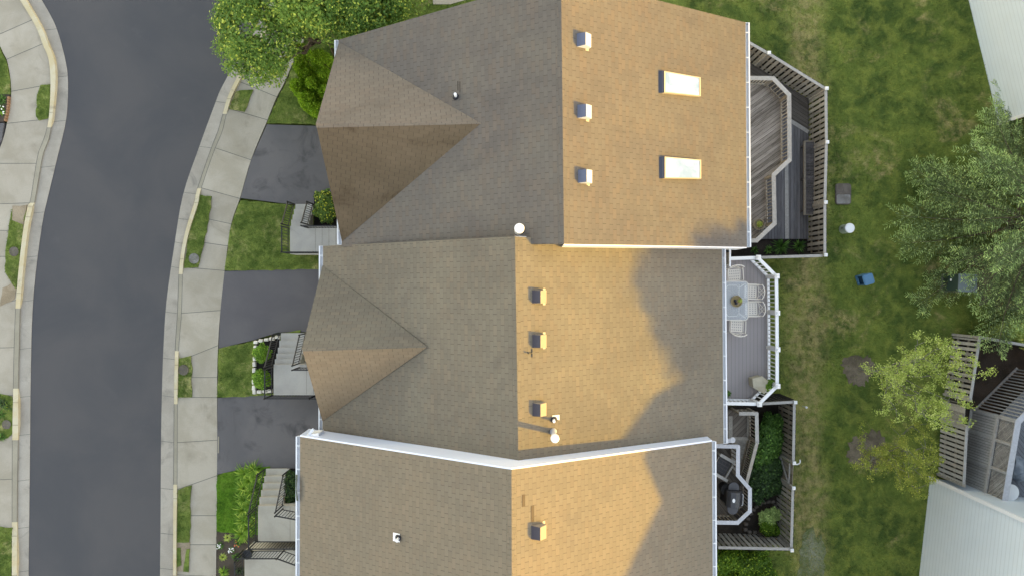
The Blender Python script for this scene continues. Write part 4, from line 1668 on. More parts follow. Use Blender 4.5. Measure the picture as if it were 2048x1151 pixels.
# --- deck of the skylight house
dz, dzl = 0.2, -0.82
d1 = thing('wooden_deck', 'weathered two level wooden deck with grey board rails behind the skylight townhouse', 'deck', (10.5, 5.0, ZB))
capx = [(1440, 156), (1546, 157), (1578, 190), (1579, 320), (1547, 350), (1549, 447), (1513, 481), (1440, 482)]
path = px_path(capx, dz + .9, dz)
mb = MB()
mb.prism([(p[0], p[1]) for p in path], dz - .2, dz)
mb.build('upper_floor', M['deck_up'], d1)
timber_rail(d1, path, dz, matb='wood_grey')
for p in path[1:-1]:
    mb = MB()
    mb.box((p[0] - .15, p[1], (ZB + dz - .2) / 2), (.12, .12, dz - .2 - ZB + .01))
    mb.build('leg', M['wood_dark'], d1)
for pts, key in (([(1400, 70), (1498, 121), (1617, 199), (1617, 260), (1560, 226), (1500, 190), (1400, 140)], 'deck_low_n'),
                 ([(1400, 140), (1500, 190), (1560, 226), (1617, 260), (1617, 478), (1400, 478)], 'deck_low')):
    q = [P(x, y, dzl) for x, y in pts]
    mb = MB()
    mb.prism([(p.x, p.y) for p in q], ZB - .05, dzl)
    mb.build('lower_floor', M[key], d1)
for a, b in (((1573, 325), (1574, 478)), ((1578, 240), (1617, 264))):
    mb = MB()
    mb.bar(P(*a, dzl + .006), P(*b, dzl + .006), 0.16, 0.012)
    mb.build('divider_plank', M['wood_pale'], d1)
# bench along the fence
c = P(1617.5, 356, dzl + .45)
L2 = 3.15
b1 = local_thing('garden_bench', 'long weathered slatted bench standing against the deck fence', 'bench', (c.x, c.y, dzl))
mb = MB()
n = 34
for i in range(n):
    y = -L2 / 2 + (i + .5) * L2 / n
    mb.box((0.05, y, .44), (.34, L2 / n - .012, .035))
mb.build('seat', M['wood_dark'], b1)
mb = MB()
mb.box((-.17, 0, .42), (.08, L2 + .04, .09))
mb.box((.245, 0, .42), (.035, L2 + .04, .09))
for s in (-1, 1):
    mb.box((.04, s * (L2 / 2 + .001), .42), (.34, .036, .088))
mb.build('seat_frame', M['wood_brown'], b1)
for y in (-1.4, 0, 1.4):
    for x in (-.14, .2):
        mb = MB()
        mb.box((x, y, .19), (.08, .08, .38))
        mb.build('leg', M['wood_dark'], b1)
# pot on the upper deck
c = P(1517, 449, dz + .3)
pot1 = thing('planter', 'round pale planter with a small green plant in the lower corner of the weathered deck', 'planter', (c.x, c.y, dz))
mb = MB()
mb.lathe([(.14, 0), (.20, .2), (.225, .34), (.235, .36), (.2, .37), (.19, .30), (.02, .29)], (c.x, c.y, dz), 24)
mb.build('pot', M['terracotta'], pot1)
POT1 = (c.x, c.y, dz + .36)

# --- white railed deck of the middle house
dv = 1.3
d2 = thing('vinyl_deck', 'grey board deck with white railings and square white post caps', 'deck', (9.2, -2.4, ZB))
capv = [(1400, 517.5), (1454, 517), (1516, 515), (1553, 552), (1554, 625), (1554.5, 698), (1554.5, 771), (1518, 807), (1400, 805)]
path = px_path(capv, dv + .98, dv)
mb = MB()
mb.prism([(p[0], p[1]) for p in path], dv - .22, dv)
mb.build('deck_floor', M['deck_vinyl'], d2)
for a, b in zip(path, path[1:]):
    A_, B_ = Vector(a), Vector(b)
    up = Vector((0, 0, 1))
    mb = MB()
    mb.bar(A_ + up * .95, B_ + up * .95, .125, .06)
    mb.bar(A_ + up * .885, B_ + up * .885, .05, .07)
    mb.bar(A_ + up * .10, B_ + up * .10, .10, .06)
    L_ = (B_ - A_).length
    n = max(1, int(L_ / .155))
    dd = (B_ - A_).normalized()
    for k in range(n):
        q = A_.lerp(B_, (k + .5) / n)
        mb.bar(q + up * .13, q + up * .86, .036, .036, up=(dd.x, dd.y, 0))
    mb.build('railing', M['vinyl'], d2)
for p in path[1:-1]:
    mb = MB()
    mb.box((p[0], p[1], dv + .51), (.125, .125, 1.02))
    o = mb.build('post', M['vinyl'], d2)
    mb = MB()
    mb.box((p[0], p[1], dv + 1.035), (.19, .19, .03))
    mb.box((p[0], p[1], dv + 1.075), (.17, .17, .05), taper=.35)
    mb.build('post_cap', M['vinyl'], o)
    mb = MB()
    mb.box((p[0] - .12, p[1], (ZB + dv - .22) / 2), (.14, .14, dv - .22 - ZB))
    mb.build('leg', M['wood_brown'], d2)

# table
ztab = dv + .73
c = P(1466, 601, ztab)
tb = local_thing('glass_table', 'rectangular glass topped patio table with a tray on it', 'table', (c.x, c.y, dv))
W_, L_ = 1.22, 1.55


def rrect(w, l, r, n=5):
    out = []
    for sx, sy, a0 in ((1, 1, 0), (-1, 1, 90), (-1, -1, 180), (1, -1, 270)):
        for k in range(n):
            t_ = math.radians(a0 + 90 * k / (n - 1))
            out.append((sx * (w / 2 - r) + r * math.cos(t_), sy * (l / 2 - r) + r * math.sin(t_)))
    return out


mb = MB()
mb.prism(rrect(W_ - .03, L_ - .03, .13), .712, .722, bottom=True)
mb.build('glass_top', M['table_glass'], tb)
mb = MB()
o1, o2 = rrect(W_, L_, .14), rrect(W_ - .05, L_ - .05, .12)
for i in range(len(o1)):
    j = (i + 1) % len(o1)
    for z, f_ in ((.73, False), (.70, True)):
        q = [(*o1[i], z), (*o1[j], z), (*o2[j], z), (*o2[i], z)]
        mb.face(q if not f_ else q[::-1])
    mb.face([(*o1[i], .70), (*o1[j], .70), (*o1[j], .73), (*o1[i], .73)])
mb.build('rim', M['chair'], tb)
mb = MB()
ww, ll, sh = .42, .98, .14
fr = [(-ww + sh, ll), (ww - sh, ll), (ww, ll - .2), (ww, -ll + .2), (ww - sh, -ll), (-ww + sh, -ll), (-ww, -ll + .2), (-ww, ll - .2)]
fr = [(x * .62, y * .62, .66) for x, y in fr]
for a, b in zip(fr, fr[1:] + fr[:1]):
    mb.bar(a, b, .03, .03)
for sx in (-1, 1):
    for sy in (-1, 1):
        mb.bar((sx * .24, sy * .5, .66), (sx * .52, sy * .68, .68), .035, .035)
mb.build('under_frame', M['chair'], tb)
for sx in (-1, 1):
    for sy in (-1, 1):
        mb = MB()
        mb.tube([(sx * .50, sy * .66, .69), (sx * .36, sy * .5, .35), (sx * .48, sy * .64, 0)], .022, 8)
        mb.build('leg', M['chair'], tb)
# tray, balls and plant
c = P(1473, 602, ztab + .03)
mb = MB()
mb.lathe([(.20, 0), (.225, .01), (.23, .05), (.21, .05), (.2, .018), (.01, .016)], (c.x, c.y, dv + .732), 28)
o = mb.build('serving_tray', M['tray'])
tag(o, 'round woven tray in the middle of the glass patio table', 'tray')
for dx, dy, lab in ((-.065, .02, 'dark blue glass ball nearer the house on the round tray'), (-.02, -.085, 'dark blue glass ball nearer the bottom of the round tray')):
    mb = MB()
    mb.lathe([(.012, 0), (.045, .015), (.058, .05), (.05, .085), (.02, .104)], (c.x + dx, c.y + dy, dv + .748), 16)
    tag(mb.build('candle_holder', M['navy'], None, smooth=True), lab, 'candle holder', 'dark balls on the tray')
pl2 = thing('potted_plant', 'small bright green potted plant on the round tray', 'plant', (c.x + .1, c.y + .03, dv + .748))
mb = MB()
mb.lathe([(.04, 0), (.055, .08), (.045, .08), (.005, .07)], (c.x + .1, c.y + .03, dv + .748), 14)
mb.build('pot', M['terracotta'], pl2)
POT2 = (c.x + .1, c.y + .03, dv + .84)

# chairs: modelled facing -y (towards the image bottom)
CG = 'cream metal chairs round the patio table'
ch = local_thing('patio_chair', 'x', 'chair', (0, 0, dv), 0, CG)
mb = MB()
s = .48
for i in range(6):
    x = -s / 2 + .03 + i * (s - .06) / 5
    mb.box((x, 0, .43), (.046, s, .012))
for i in range(5):
    y = -s / 2 + .03 + i * (s - .06) / 4
    mb.box((0, y, .437), (s, .062, .006))
mb.build('seat', M['chair'], ch)
for sx in (-1, 1):
    mb = MB()
    mb.tube([(sx * .29, .27, .66), (sx * .295, .1, .66), (sx * .29, -.22, .64)], .02, 8)
    mb.tube([(sx * .29, -.22, .64), (sx * .27, -.22, .43), (sx * .27, .22, .43)], .014, 6)
    mb.build('armrest', M['chair'], ch)
mb = MB()
arc = [(x, .30 + .09 * (1 - (x / .29) ** 2) , .88 + .03 * (1 - (x / .29) ** 2)) for x in np.linspace(-.29, .29, 9)]
mb.tube(arc, .017, 8)
arc2 = [(x, .25 + .05 * (1 - (x / .28) ** 2), .50) for x in np.linspace(-.28, .28, 7)]
mb.tube(arc2, .014, 8)
for x in (-.27, .27):
    mb.tube([(x, .25, .44), (x * 1.05, .30, .88)], .017, 8)
for x0, x1 in ((-.2, .05), (.2, -.05), (-.05, .2), (.05, -.2)):
    mb.tube([(x0, .30, .51), ((x0 + x1) / 2, .34, .7), (x1, .38, .9)], .011, 6)
mb.build('backrest', M['chair'], ch)
for sx in (-1, 1):
    for y0, y1, zt_ in ((-.22, -.25, .64), (.24, .32, .66)):
        mb = MB()
        mb.tube([(sx * .285, y0, zt_), (sx * .28, y1, 0)], .017, 8)
        mb.build('leg', M['chair'], ch)


def cpos(px, py):
    p = P(px, py, dv + .43)
    return (p.x, p.y, dv)


ch.location = cpos(1468, 550)
ch.rotation_euler = (0, 0, math.radians(4))
ch['label'] = 'cream metal lattice chair at the top end of the patio table'
dup(ch, cpos(1501, 583), math.radians(-92), 'cream metal lattice chair on the railing side, nearer the top end of the table')
dup(ch, cpos(1502.5, 617), math.radians(-89), 'cream metal lattice chair on the railing side, nearer the bottom end of the table')
dup(ch, cpos(1473, 651), math.radians(177), 'cream metal lattice chair at the bottom end of the patio table')

# covered beige chest in the corner and its plants
c = P(1521, 766, dv + .55)
cv = local_thing('storage_chest', 'beige five sided covered chest in the corner of the white railed deck', 'chest', (c.x, c.y, dv), math.radians(-33))
pent = [(-.36, -.02), (-.14, -.29), (.34, -.26), (.34, .24), (-.10, .27)]
mb = MB()
b_ = [(x * .97, y * .97, 0.03) for x, y in pent]
t_ = [(x, y, .50) for x, y in pent]
for i in range(5):
    j = (i + 1) % 5
    mb.face([b_[i], b_[j], t_[j], t_[i]])
mb.build('body', M['beige'], cv)
mb = MB()
t1 = [(x * 1.04, y * 1.04, .50) for x, y in pent]
t2 = [(x * 1.03, y * 1.03, .56) for x, y in pent]
t3 = [(x * .55 + .03, y * .55, .60) for x, y in pent]
for i in range(5):
    j = (i + 1) % 5
    mb.face([t1[i], t1[j], t2[j], t2[i]])
    mb.face([t2[i], t2[j], t3[j], t3[i]])
mb.face(t3)
mb.face(t1[::-1])
mb.build('lid', M['beige'], cv)
c = P(1539, 770, dv + .5)
pc = thing('planter', 'bushy green plant in a pot at the railing beside the beige chest', 'planter', (c.x, c.y, dv))
mb = MB()
mb.lathe([(.11, 0), (.15, .3), (.16, .33), (.13, .33), (.01, .3)], (c.x, c.y, dv), 18)
mb.build('pot', M['terracotta'], pc)
POT3 = (c.x, c.y, dv + .36)
c = P(1457, 787, dv + .4)
pd = thing('planter', 'small spiky green plant at the house end of the white bottom railing', 'planter', (c.x, c.y, dv))
mb = MB()
mb.lathe([(.09, 0), (.12, .22), (.1, .22), (.01, .2)], (c.x, c.y, dv), 16)
mb.build('pot', M['terracotta'], pd)
POT4 = (c.x, c.y, dv + .24)

# --- grill deck of the south house
dg = 1.3
d3 = thing('grill_deck', 'weathered wooden deck with a bleached rail around the dark grill', 'deck', (8.4, -8.2, ZB))
capg = [(1400, 890), (1476, 892), (1475.5, 949), (1499.5, 977), (1499.5, 1021), (1475, 1044), (1400, 1043)]
path = px_path(capg, dg + .9, dg)
mb = MB()
mb.prism([(p[0], p[1]) for p in path], dg - .2, dg)
mb.build('deck_floor', M['deck_d'], d3)
timber_rail(d3, path, dg, cap='wood_white', capw=.15)
for p in path[1:-1]:
    mb = MB()
    mb.box((p[0] - .12, p[1], (ZB + dg - .2) / 2), (.12, .12, dg - .2 - ZB))
    mb.build('leg', M['wood_brown'], d3)
# landing and stair on the north side of it
dl = 1.1
st = thing('deck_stair', 'weathered wooden landing and stair dropping beside the grill deck', 'stairs', (8.8, -5.6, ZB))
capa = [(1400, 829), (1480, 826), (1513, 826), (1514, 884)]
path = px_path(capa, dl + .9, dl)
q = [P(1400, 831, dl), P(1503, 829, dl), P(1503, 880, dl), P(1400, 880, dl)]
mb = MB()
mb.prism([(path[0][0], path[0][1]), (path[2][0], path[2][1]), (path[3][0], path[3][1]), (path[0][0], path[3][1])], dl - .2, dl)
mb.build('landing', M['deck_c'], st)
for a, b, w_ in (((1461, 831), (1461, 876), .16), ((1498, 831), (1497, 872), .14), ((1466, 876), (1498, 876), .13)):
    mb = MB()
    mb.bar(P(*a, dl + .006), P(*b, dl + .006), w_, .012)
    mb.build('edge_plank', M['wood_grey'], st)
e = P(1491, 968, ZB + 1.05)
timber_rail(st, path[1:] + [(e.x, e.y, ZB + .2)], dl, cap='wood_pale', capw=.14)
pa = Vector(path[3])
pb = Vector((e.x, e.y, ZB + .2))
nst = 9
for i in range(nst):
    f_ = (i + .5) / nst
    p = pa.lerp(pb, f_)
    mb = MB()
    mb.box((p.x - .52, p.y + .02, dl - (dl - ZB) * (i + 1) / (nst + 1)), (.95, (pa.y - pb.y) / nst + .02, .045), -.17)
    mb.build('step', M['wood_grey'], st)
for s in (-1.02, -.03):
    mb = MB()
    mb.bar((pa.x + s, pa.y, dl - .2), (pb.x + s, pb.y, ZB + .1), .04, .24)
    mb.build('stringer', M['wood_brown'], st)
# rounded board lying across the gap between the two roofs' ends
c1, c2 = P(1431, 885, dg + .95), P(1465, 879, dg + 1.0)
mb = MB()
mb.bar(c1, c2, .16, .05)
mb.lathe([(.105, -.03), (.115, 0), (.10, .03)], c2, 16)
o = mb.build('folded_umbrella', M['wood_white'])
tag(o, 'pale rounded pole end lying across the rail between grill deck and stair', 'umbrella')
# lounge chair
c = P(1445, 932, dg + .4)
lc = local_thing('lounge_chair', 'weathered wooden armchair with a dark woven seat on the grill deck', 'chair', (c.x, c.y, dg), math.radians(-30))
mb = MB()
mb.box((0, 0, .34), (.56, .60, .03))
mb.build('seat', M['dark'], lc)
mb = MB()
for i in range(4):
    mb.box((-.21 + i * .14, 0, .362), (.028, .56, .012))
    mb.box((0, -.21 + i * .14, .364), (.52, .028, .012))
mb.build('seat_weave', M['wood_dark'], lc)
for s, nm in ((.38, 'armrest'), (-.38, 'armrest')):
    mb = MB()
    mb.box((0, s, .58), (.78, .12, .035))
    mb.build(nm, M['wood_pale'], lc)
mb = MB()
mb.box((.34, 0, .36), (.07, .64, .09))
mb.build('front_rail', M['wood_pale'], lc)
mb = MB()
for i in range(5):
    mb.bar((-.30, -.24 + i * .12, .36), (-.52, -.24 + i * .12, .95), .09, .02, up=(1, 0, 0))
mb.build('backrest', M['wood_grey'], lc)
for sx in (-.32, .34):
    for sy in (-.36, .36):
        mb = MB()
        mb.box((sx, sy, .28), (.07, .07, .56))
        mb.build('leg', M['wood_grey'], lc)
# grill
c = P(1470, 998, dg + 1.0)
gr = local_thing('gas_grill', 'dark grey barbecue grill with side shelves and an oval badge on its lid', 'grill', (c.x, c.y, dg), math.radians(-3))
mb = MB()
prof = [(-.30, .86), (-.29, 1.0), (-.20, 1.12), (-.02, 1.16), (.14, 1.10), (.22, .98), (.23, .86)]
for i in range(len(prof) - 1):
    (x0, z0), (x1, z1) = prof[i], prof[i + 1]
    mb.face([(x0, -.30, z0), (x0, .30, z0), (x1, .30, z1), (x1, -.30, z1)][::-1])
mb.face([(x, -.30, z) for x, z in prof])
mb.face([(x, .30, z) for x, z in reversed(prof)])
mb.build('lid', M['grill'], gr)
mb = MB()
mb.box((-.03, 0, .78), (.52, .62, .17))
mb.box((.27, 0, .80), (.12, .60, .12))
mb.box((-.03, 0, .35), (.46, .56, .66))
mb.build('body', M['grill_black'], gr)
for s in (-1, 1):
    mb = MB()
    mb.prism([(.20 * math.cos(t_) * 1.05 - .02, s * (.33 + .30 * abs(math.sin(t_)) ** .6 * (1 if math.sin(t_) > 0 else 0))) for t_ in np.linspace(0, math.pi, 14)], .82, .86, bottom=True)
    mb.build('side_shelf', M['grill'], gr)
for y in (-.13, .13):
    mb = MB()
    mb.tube([(.28, y, .86), (.28, y, .90)], .03, 12)
    mb.build('knob', M['grill_black'], gr)
mb = MB()
mb.tube([(.27, -.22, .98), (.31, -.2, 1.0), (.31, .2, 1.0), (.27, .22, .98)], .014, 8)
mb.build('handle', M['galv'], gr)
mb = MB()
mb.prism([(.055 * math.cos(t_) - .10, .08 * math.sin(t_)) for t_ in np.linspace(0, 2 * math.pi, 18)[:-1]], 1.15, 1.166)
mb.build('badge', M['vinyl'], gr)
for sx in (-.22, .18):
    for sy in (-.24, .24):
        mb = MB()
        mb.lathe([(.05, 0), (.06, .03), (.05, .06)], (sx, sy, 0), 10)
        mb.build('caster', M['grill_black'], gr)
c = P(1453, 978, dg + .45)
kb = local_thing('black_round_form', 'black rounded form with a handle behind the barbecue grill', 'bin', (c.x, c.y, dg))  # black rounded body with a bar handle next to the grill
mb = MB()
mb.lathe([(.19, 0), (.22, .3), (.24, .42), (.22, .47), (.1, .5)], (0, 0, 0), 18)
mb.build('body', M['grill_black'], kb, smooth=False)
mb = MB()
mb.tube([(-.07, 0, .5), (-.05, 0, .55), (.05, 0, .55), (.07, 0, .5)], .012, 8)
mb.build('handle', M['grill_black'], kb)

# stone border in the grill yard
for i, (x, y) in enumerate([(1503, 1027), (1508, 1019), (1514, 1013), (1521, 1008), (1529, 1004.5), (1538, 1003), (1547, 1003), (1551, 1011), (1497, 1037), (1493, 1048), (1492, 1059), (1500, 1064), (1511, 1064.5), (1522, 1065)]):
    p = P(x, y, ZB + .15)
    mb = MB()
    mb.box((p.x, p.y, ZB + .06), (.19, .15, .17), random.Random(i).uniform(-.6, .6), taper=.85)
    tag(mb.build('border_block', M['lid'], None, bevel=.02), 'weathered grey border block around the small bed below the grill deck', 'stone', 'grey border blocks in the grill yard')

# ------------------------------------------------------------------ fences and deck of the house at the lower right
board_fence('weathered grey board fence around the bare soil bed behind the young tree', [(2120, 702), (1960, 673), (1941, 800)], [(1960, 674), (1941, 800)], caps=False, matp='wood_grey', zt=ZB + 1.75, group='board fences of the lower right house')
board_fence('weathered grey board fence between the open gate and the pale sided house', [(1934, 852), (1928, 972)], [(1934, 852), (1928, 970)], caps=False, matp='wood_pale', zt=ZB + 1.75, group='board fences of the lower right house')
a, b = P(1896, 838, ZB + .85), P(1932, 846, ZB + 1.45)
g2 = thing('wooden_gate', 'solid grey board gate standing open under the young yellow green tree', 'gate', (a.x, a.y, ZB))
a, b = P(1930, 812, ZB + 1.5), P(1925, 848, ZB + 1.5)
mb = MB()
d = (b - a).normalized()
for k in range(8):
    q = a.lerp(b, (k + .5) / 8)
    mb.bar((q.x, q.y, ZB + .06), (q.x, q.y, ZB + 1.5 + .06 * math.sin(math.pi * (k + .5) / 8)), .092, .022, up=(-d.y, d.x, 0))
mb.build('board_panel', M['wood_grey'], g2)
mb = MB()
for z in (ZB + .3, ZB + 1.2):
    mb.bar((a.x + .04, a.y, z), (b.x + .04, b.y, z), .04, .09)
mb.build('rail', M['wood_brown'], g2)

# its deck
de = 0.75
d4 = thing('raised_deck', 'raised grey deck with lattice and a wide pale rail at the lower right house', 'deck', (21, -7.5, ZB))
zc = de + .95
capd = [(2130, 750), (2036, 843), (2008, 1010)]
top = [P(x, y, zc) for x, y in capd]
foot = [Vector((p.x, p.y, de)) for p in top]
mb = MB()
mb.prism([(p.x, p.y) for p in foot] + [(25.5, foot[2].y - .25), (25.5, foot[0].y)], de - .2, de)
mb.build('deck_floor', M['deck_e'], d4)
for i, (a, b) in enumerate(zip(top, top[1:])):
    mb = MB()
    mb.bar(a + Vector((0, 0, .004 * i)), b + Vector((0, 0, .004 * i)), .23, .04, ext=.05)
    mb.build('cap_rail', M['wood_white'], d4)
up = Vector((0, 0, 1))
a, b = foot[1], foot[2]
dd = (b - a)
nrm = Vector((-dd.y, dd.x, 0)).normalized()
if nrm.x > 0:
    nrm = -nrm
# lattice between floor and rail: crossed slats
mb = MB()
n = 34
Ls = dd.length
for i in range(-8, n):
    for sgn, off in ((1, .012), (-1, .024)):
        s0, s1 = i / n * Ls, (i / n * Ls + sgn * .95)
        z0_, z1_ = 0.0, .92
        if sgn < 0:
            s0 += .95
            s1 = s0 - .95
        # clip to the bay
        def clip(s0, z0_, s1, z1_):
            if s0 > s1:
                s0, z0_, s1, z1_ = s1, z1_, s0, z0_
            if s1 <= 0 or s0 >= Ls:
                return None
            if s0 < 0:
                t_ = (0 - s0) / (s1 - s0)
                z0_ += (z1_ - z0_) * t_
                s0 = 0
            if s1 > Ls:
                t_ = (Ls - s0) / (s1 - s0)
                z1_ = z0_ + (z1_ - z0_) * t_
                s1 = Ls
            return s0, z0_, s1, z1_
        cc = clip(s0, z0_, s1, z1_)
        if cc and cc[2] - cc[0] > .02:
            p0 = a + dd.normalized() * cc[0] + up * cc[1] + nrm * off
            p1 = a + dd.normalized() * cc[2] + up * cc[3] + nrm * off
            mb.bar(p0, p1, .035, .008, up=nrm) if False else mb.bar(p0, p1, .008, .035, up=(p1 - p0).cross(nrm))
mb.build('lattice', M['wood_grey'], d4)
for t_ in (0, .28, .62, 1.0):
    p = a.lerp(b, t_) + nrm * .07
    mb = MB()
    mb.box((p.x, p.y, (ZB + zc) / 2 - .02), (.1, .1, zc - ZB - .04))
    mb.build('post', M['wood_pale'], d4)
# pickets of the skirt
mb = MB()
n = 30
for i in range(n):
    p = a.lerp(b, (i + .5) / n) + nrm * .05
    mb.bar((p.x, p.y, ZB + .05), (p.x, p.y, de - .06), .095, .03, up=nrm)
mb.bar(a + nrm * .1 + up * -.05, b + nrm * .1 + up * -.05, .08, .12)
mb.bar(Vector((a.x, a.y, ZB + .1)) + nrm * .1, Vector((b.x, b.y, ZB + .1)) + nrm * .1, .13, .05)
mb.build('skirt', M['wood_pale'], d4)
mb = MB()
q0, q1 = Vector((a.x, a.y, ZB + .05)) - nrm * .04, Vector((b.x, b.y, ZB + .05)) - nrm * .04
mb.face([q0, q1, q1 + up * (de - .3 - ZB), q0 + up * (de - .3 - ZB)])
mb.face([q0 - nrm * .03, q0 + up * (de - .3 - ZB) - nrm * .03, q1 + up * (de - .3 - ZB) - nrm * .03, q1 - nrm * .03])
mb.build('skirt_panel', M['wood_dark'], d4)
a2, b2 = foot[0], foot[1]
mb = MB()
n = 16
d2_ = (b2 - a2).normalized()
for i in range(n):
    p = a2.lerp(b2, (i + .5) / n)
    mb.bar((p.x, p.y, ZB + .1), (p.x, p.y, zc - .04), .045, .035, up=(-d2_.y, d2_.x, 0))
mb.bar(Vector((a2.x, a2.y, ZB + .12)), Vector((b2.x, b2.y, ZB + .12)), .09, .05)
mb.build('railing', M['wood_pale'], d4)
c = P(2022, 984, de + .7)
rt = thing('round_table', 'white round table on the raised deck of the pale sided house', 'table', (c.x, c.y, de))
mb = MB()
mb.lathe([(.33, -.03), (.34, -.015), (.33, 0), (.01, .004)], (c.x, c.y, de + .7), 24)
mb.build('tabletop', M['vinyl'], rt)
mb = MB()
mb.tube([(c.x, c.y, de), (c.x, c.y, de + .68)], .03, 10)
mb.lathe([(.22, 0), (.22, .02), (.04, .06)], (c.x, c.y, de), 16)
mb.build('pedestal', M['vinyl'], rt)
# crumpled tarp over something on that deck
c = P(2046, 940, de + .45)
r = random.Random(11)
rings = []
mb = MB()
for k, (rad, z) in enumerate(((.50, 0.0), (.47, .25), (.40, .42), (.22, .52), (.02, .55))):
    ring_ = []
    for i in range(18):
        t_ = 2 * math.pi * i / 18
        kk = rad * (1 + r.uniform(-.12, .12) + .18 * math.cos(2 * t_ + .5))
        ring_.append((c.x + kk * math.cos(t_) * .72, c.y + kk * math.sin(t_) * 1.25, de + .01 + z + r.uniform(-.03, .03) * (k > 0)))
    rings.append(ring_)
for r0, r1_ in zip(rings, rings[1:]):
    for i in range(18):
        j = (i + 1) % 18
        mb.face([r0[i], r0[j], r1_[j], r1_[i]])
o = mb.build('tarp', M['tarp'])
tag(o, 'pale blue grey crumpled tarp over a lump on the raised deck', 'tarp')
c = P(2052, 1012, de + .02)
mb = MB()
mb.box((c.x + .3, c.y + .02, de + .012), (1.1, .34, .02), -.13)
tag(mb.build('door_mat', M['navy']), 'dark blue mat on the raised deck against the pale house wall', 'mat')

# ------------------------------------------------------------------ utilities on the lawn
c = P(1687, 388, ZB + .08)
u1 = thing('utility_pad', 'square grey utility pad set in the lawn with a paler lower half', 'utility cover', (c.x, c.y, ZB))
mb = MB()
mb.prism([(c.x + x, c.y + y) for x, y in rrect(.68, .92, .12)], ZB - .1, ZB + .07)
mb.build('base', M['lid'], u1)
mb = MB()
mb.prism([(c.x + x, c.y - .225 + y) for x, y in rrect(.60, .40, .07)], ZB + .07, ZB + .085)
mb.build('lid', M['lid_pale'], u1)
mb = MB()
mb.prism([(c.x + x, c.y + .21 + y) for x, y in rrect(.60, .42, .07)], ZB + .07, ZB + .084)
mb.bar((c.x, c.y + .10, ZB + .088), (c.x, c.y + .32, ZB + .088), .03, .012)
mb.build('lid', M['lid'], u1)
c = P(1686.5, 458.5, ZB)
u2 = thing('cable_pedestal', 'short pale green cable pedestal with a white round top on the lawn', 'utility box', (c.x, c.y, ZB))
mb = MB()
mb.tube([c - Vector((0, 0, .05)), c + Vector((0, 0, .54))], .2, 24)
mb.build('body', M['ped'], u2)
mb = MB()
mb.lathe([(.2, 0), (.212, .01), (.212, .05), (.19, .075), (.02, .08)], c + Vector((0, 0, .54)), 24)
mb.build('cap', M['vinyl'], u2)
mb = MB()
mb.box((c.x - .2, c.y + .02, ZB + .3), (.02, .06, .1))
mb.build('latch', M['lid'], u2)
c = P(1721, 558.5, ZB)
u3 = local_thing('recycling_bin', 'blue plastic bin with a dark open front standing on the lawn', 'bin', (c.x, c.y, ZB), math.radians(17))
mb = MB()
for y in (-.20, .20):
    mb.box((0, y, .32), (.40, .035, .64))
mb.box((.183, 0, .32), (.035, .366, .64))
mb.box((-.02, 0, .03), (.365, .366, .05))
mb.box((-.17, 0, .10), (.03, .366, .14))
mb.build('body', M['blue'], u3, bevel=.008)
mb = MB()
mb.box((.02, 0, .34), (.26, .362, .5))
mb.build('inner', M['blue_dark'], u3)
mb = MB()
mb.prism(rrect(.46, .46, .09), .64, .68, bottom=True)
mb.prism(rrect(.40, .40, .09), .68, .70)
mb.build('lid', M['blue'], u3)
c = P(1884, 566, ZB)
u4 = local_thing('transformer_box', 'green utility transformer with a grey top half hidden under the spruce', 'utility box', (c.x + .36, c.y, ZB), math.radians(-3))
mb = MB()
mb.prism([(-.42, -.40), (.42, -.40), (.42, .40), (-.42, .40)], -.05, .08)
mb.build('pad', M['lid_pale'], u4)
mb = MB()
mb.box((0, 0, .6), (.72, .68, 1.04))
mb.box((-.365, 0, .5), (.02, .03, .7))
mb.build('body', M['transf'], u4)
mb = MB()
mb.box((0, 0, 1.145), (.78, .76, .05))
mb.build('lid', M['transf_top'], u4)
mb = MB()
mb.tube([(-.365, .12, .62), (-.385, .12, .62)], .05, 12)
mb.build('badge', M['vinyl'], u4)
# round lids in the kerb strips
for x, y, z, rr_, key, lab in ((388, 517, .10, .22, 'lid_pale', 'pale round concrete lid at the lower end of the kerb strip'),
                               (367, 739, .10, .22, 'lid', 'grey round lid in the short grass strip by the kerb'),
                               (28, 503, .10, .20, 'lid', 'grey round lid in the grass strip across the street'),
                               (13, 848, .10, .19, 'lid', 'brown round lid in the planted strip across the street')):
    c = P(x, y, z)
    mb = MB()
    mb.lathe([(rr_, -.12), (rr_ * 1.02, 0), (rr_ * .98, .018), (rr_ * .8, .02), (rr_ * .79, .014), (.02, .014)], c, 26)
    tag(mb.build('meter_lid', M[key]), lab, 'utility cover', 'round utility lids along the street')
# terracotta edging of the little bed across the street
r = random.Random(2)
for i in range(9):
    t_ = i / 8
    x = 17 - 6 * t_ ** 2
    y = 196 + 44 * t_
    p = P(x, y, .12)
    mb = MB()
    mb.box((p.x, p.y, .10), (.09, .11, .12), r.uniform(-.3, .3), taper=.9)
    tag(mb.build('edging_brick', M['brick_edge'], None, bevel=.01), 'terracotta edging brick around the flower bed across the street', 'brick', 'edging bricks of the left flower bed')
# ------------------------------------------------------------------ vegetation
def unit(v):
    return v / (np.linalg.norm(v, axis=1, keepdims=True) + 1e-9)


def leaf_quads(C, N, ln, wd, rs):
    """one diamond leaf per centre"""
    n = len(C)
    R_ = unit(rs.normal(size=(n, 3)))
    T = unit(np.cross(N, R_))
    Bv = np.cross(N, T)
    ln = ln * rs.uniform(.65, 1.25, (n, 1))
    wd = wd * rs.uniform(.7, 1.2, (n, 1))
    V = np.empty((n, 4, 3))
    V[:, 0] = C - T * ln / 2
    V[:, 1] = C + Bv * wd / 2 + N * wd * .12
    V[:, 2] = C + T * ln / 2
    V[:, 3] = C - Bv * wd / 2 + N * wd * .12
    Q = np.arange(n * 4).reshape(n, 4)
    return V.reshape(-1, 3), Q


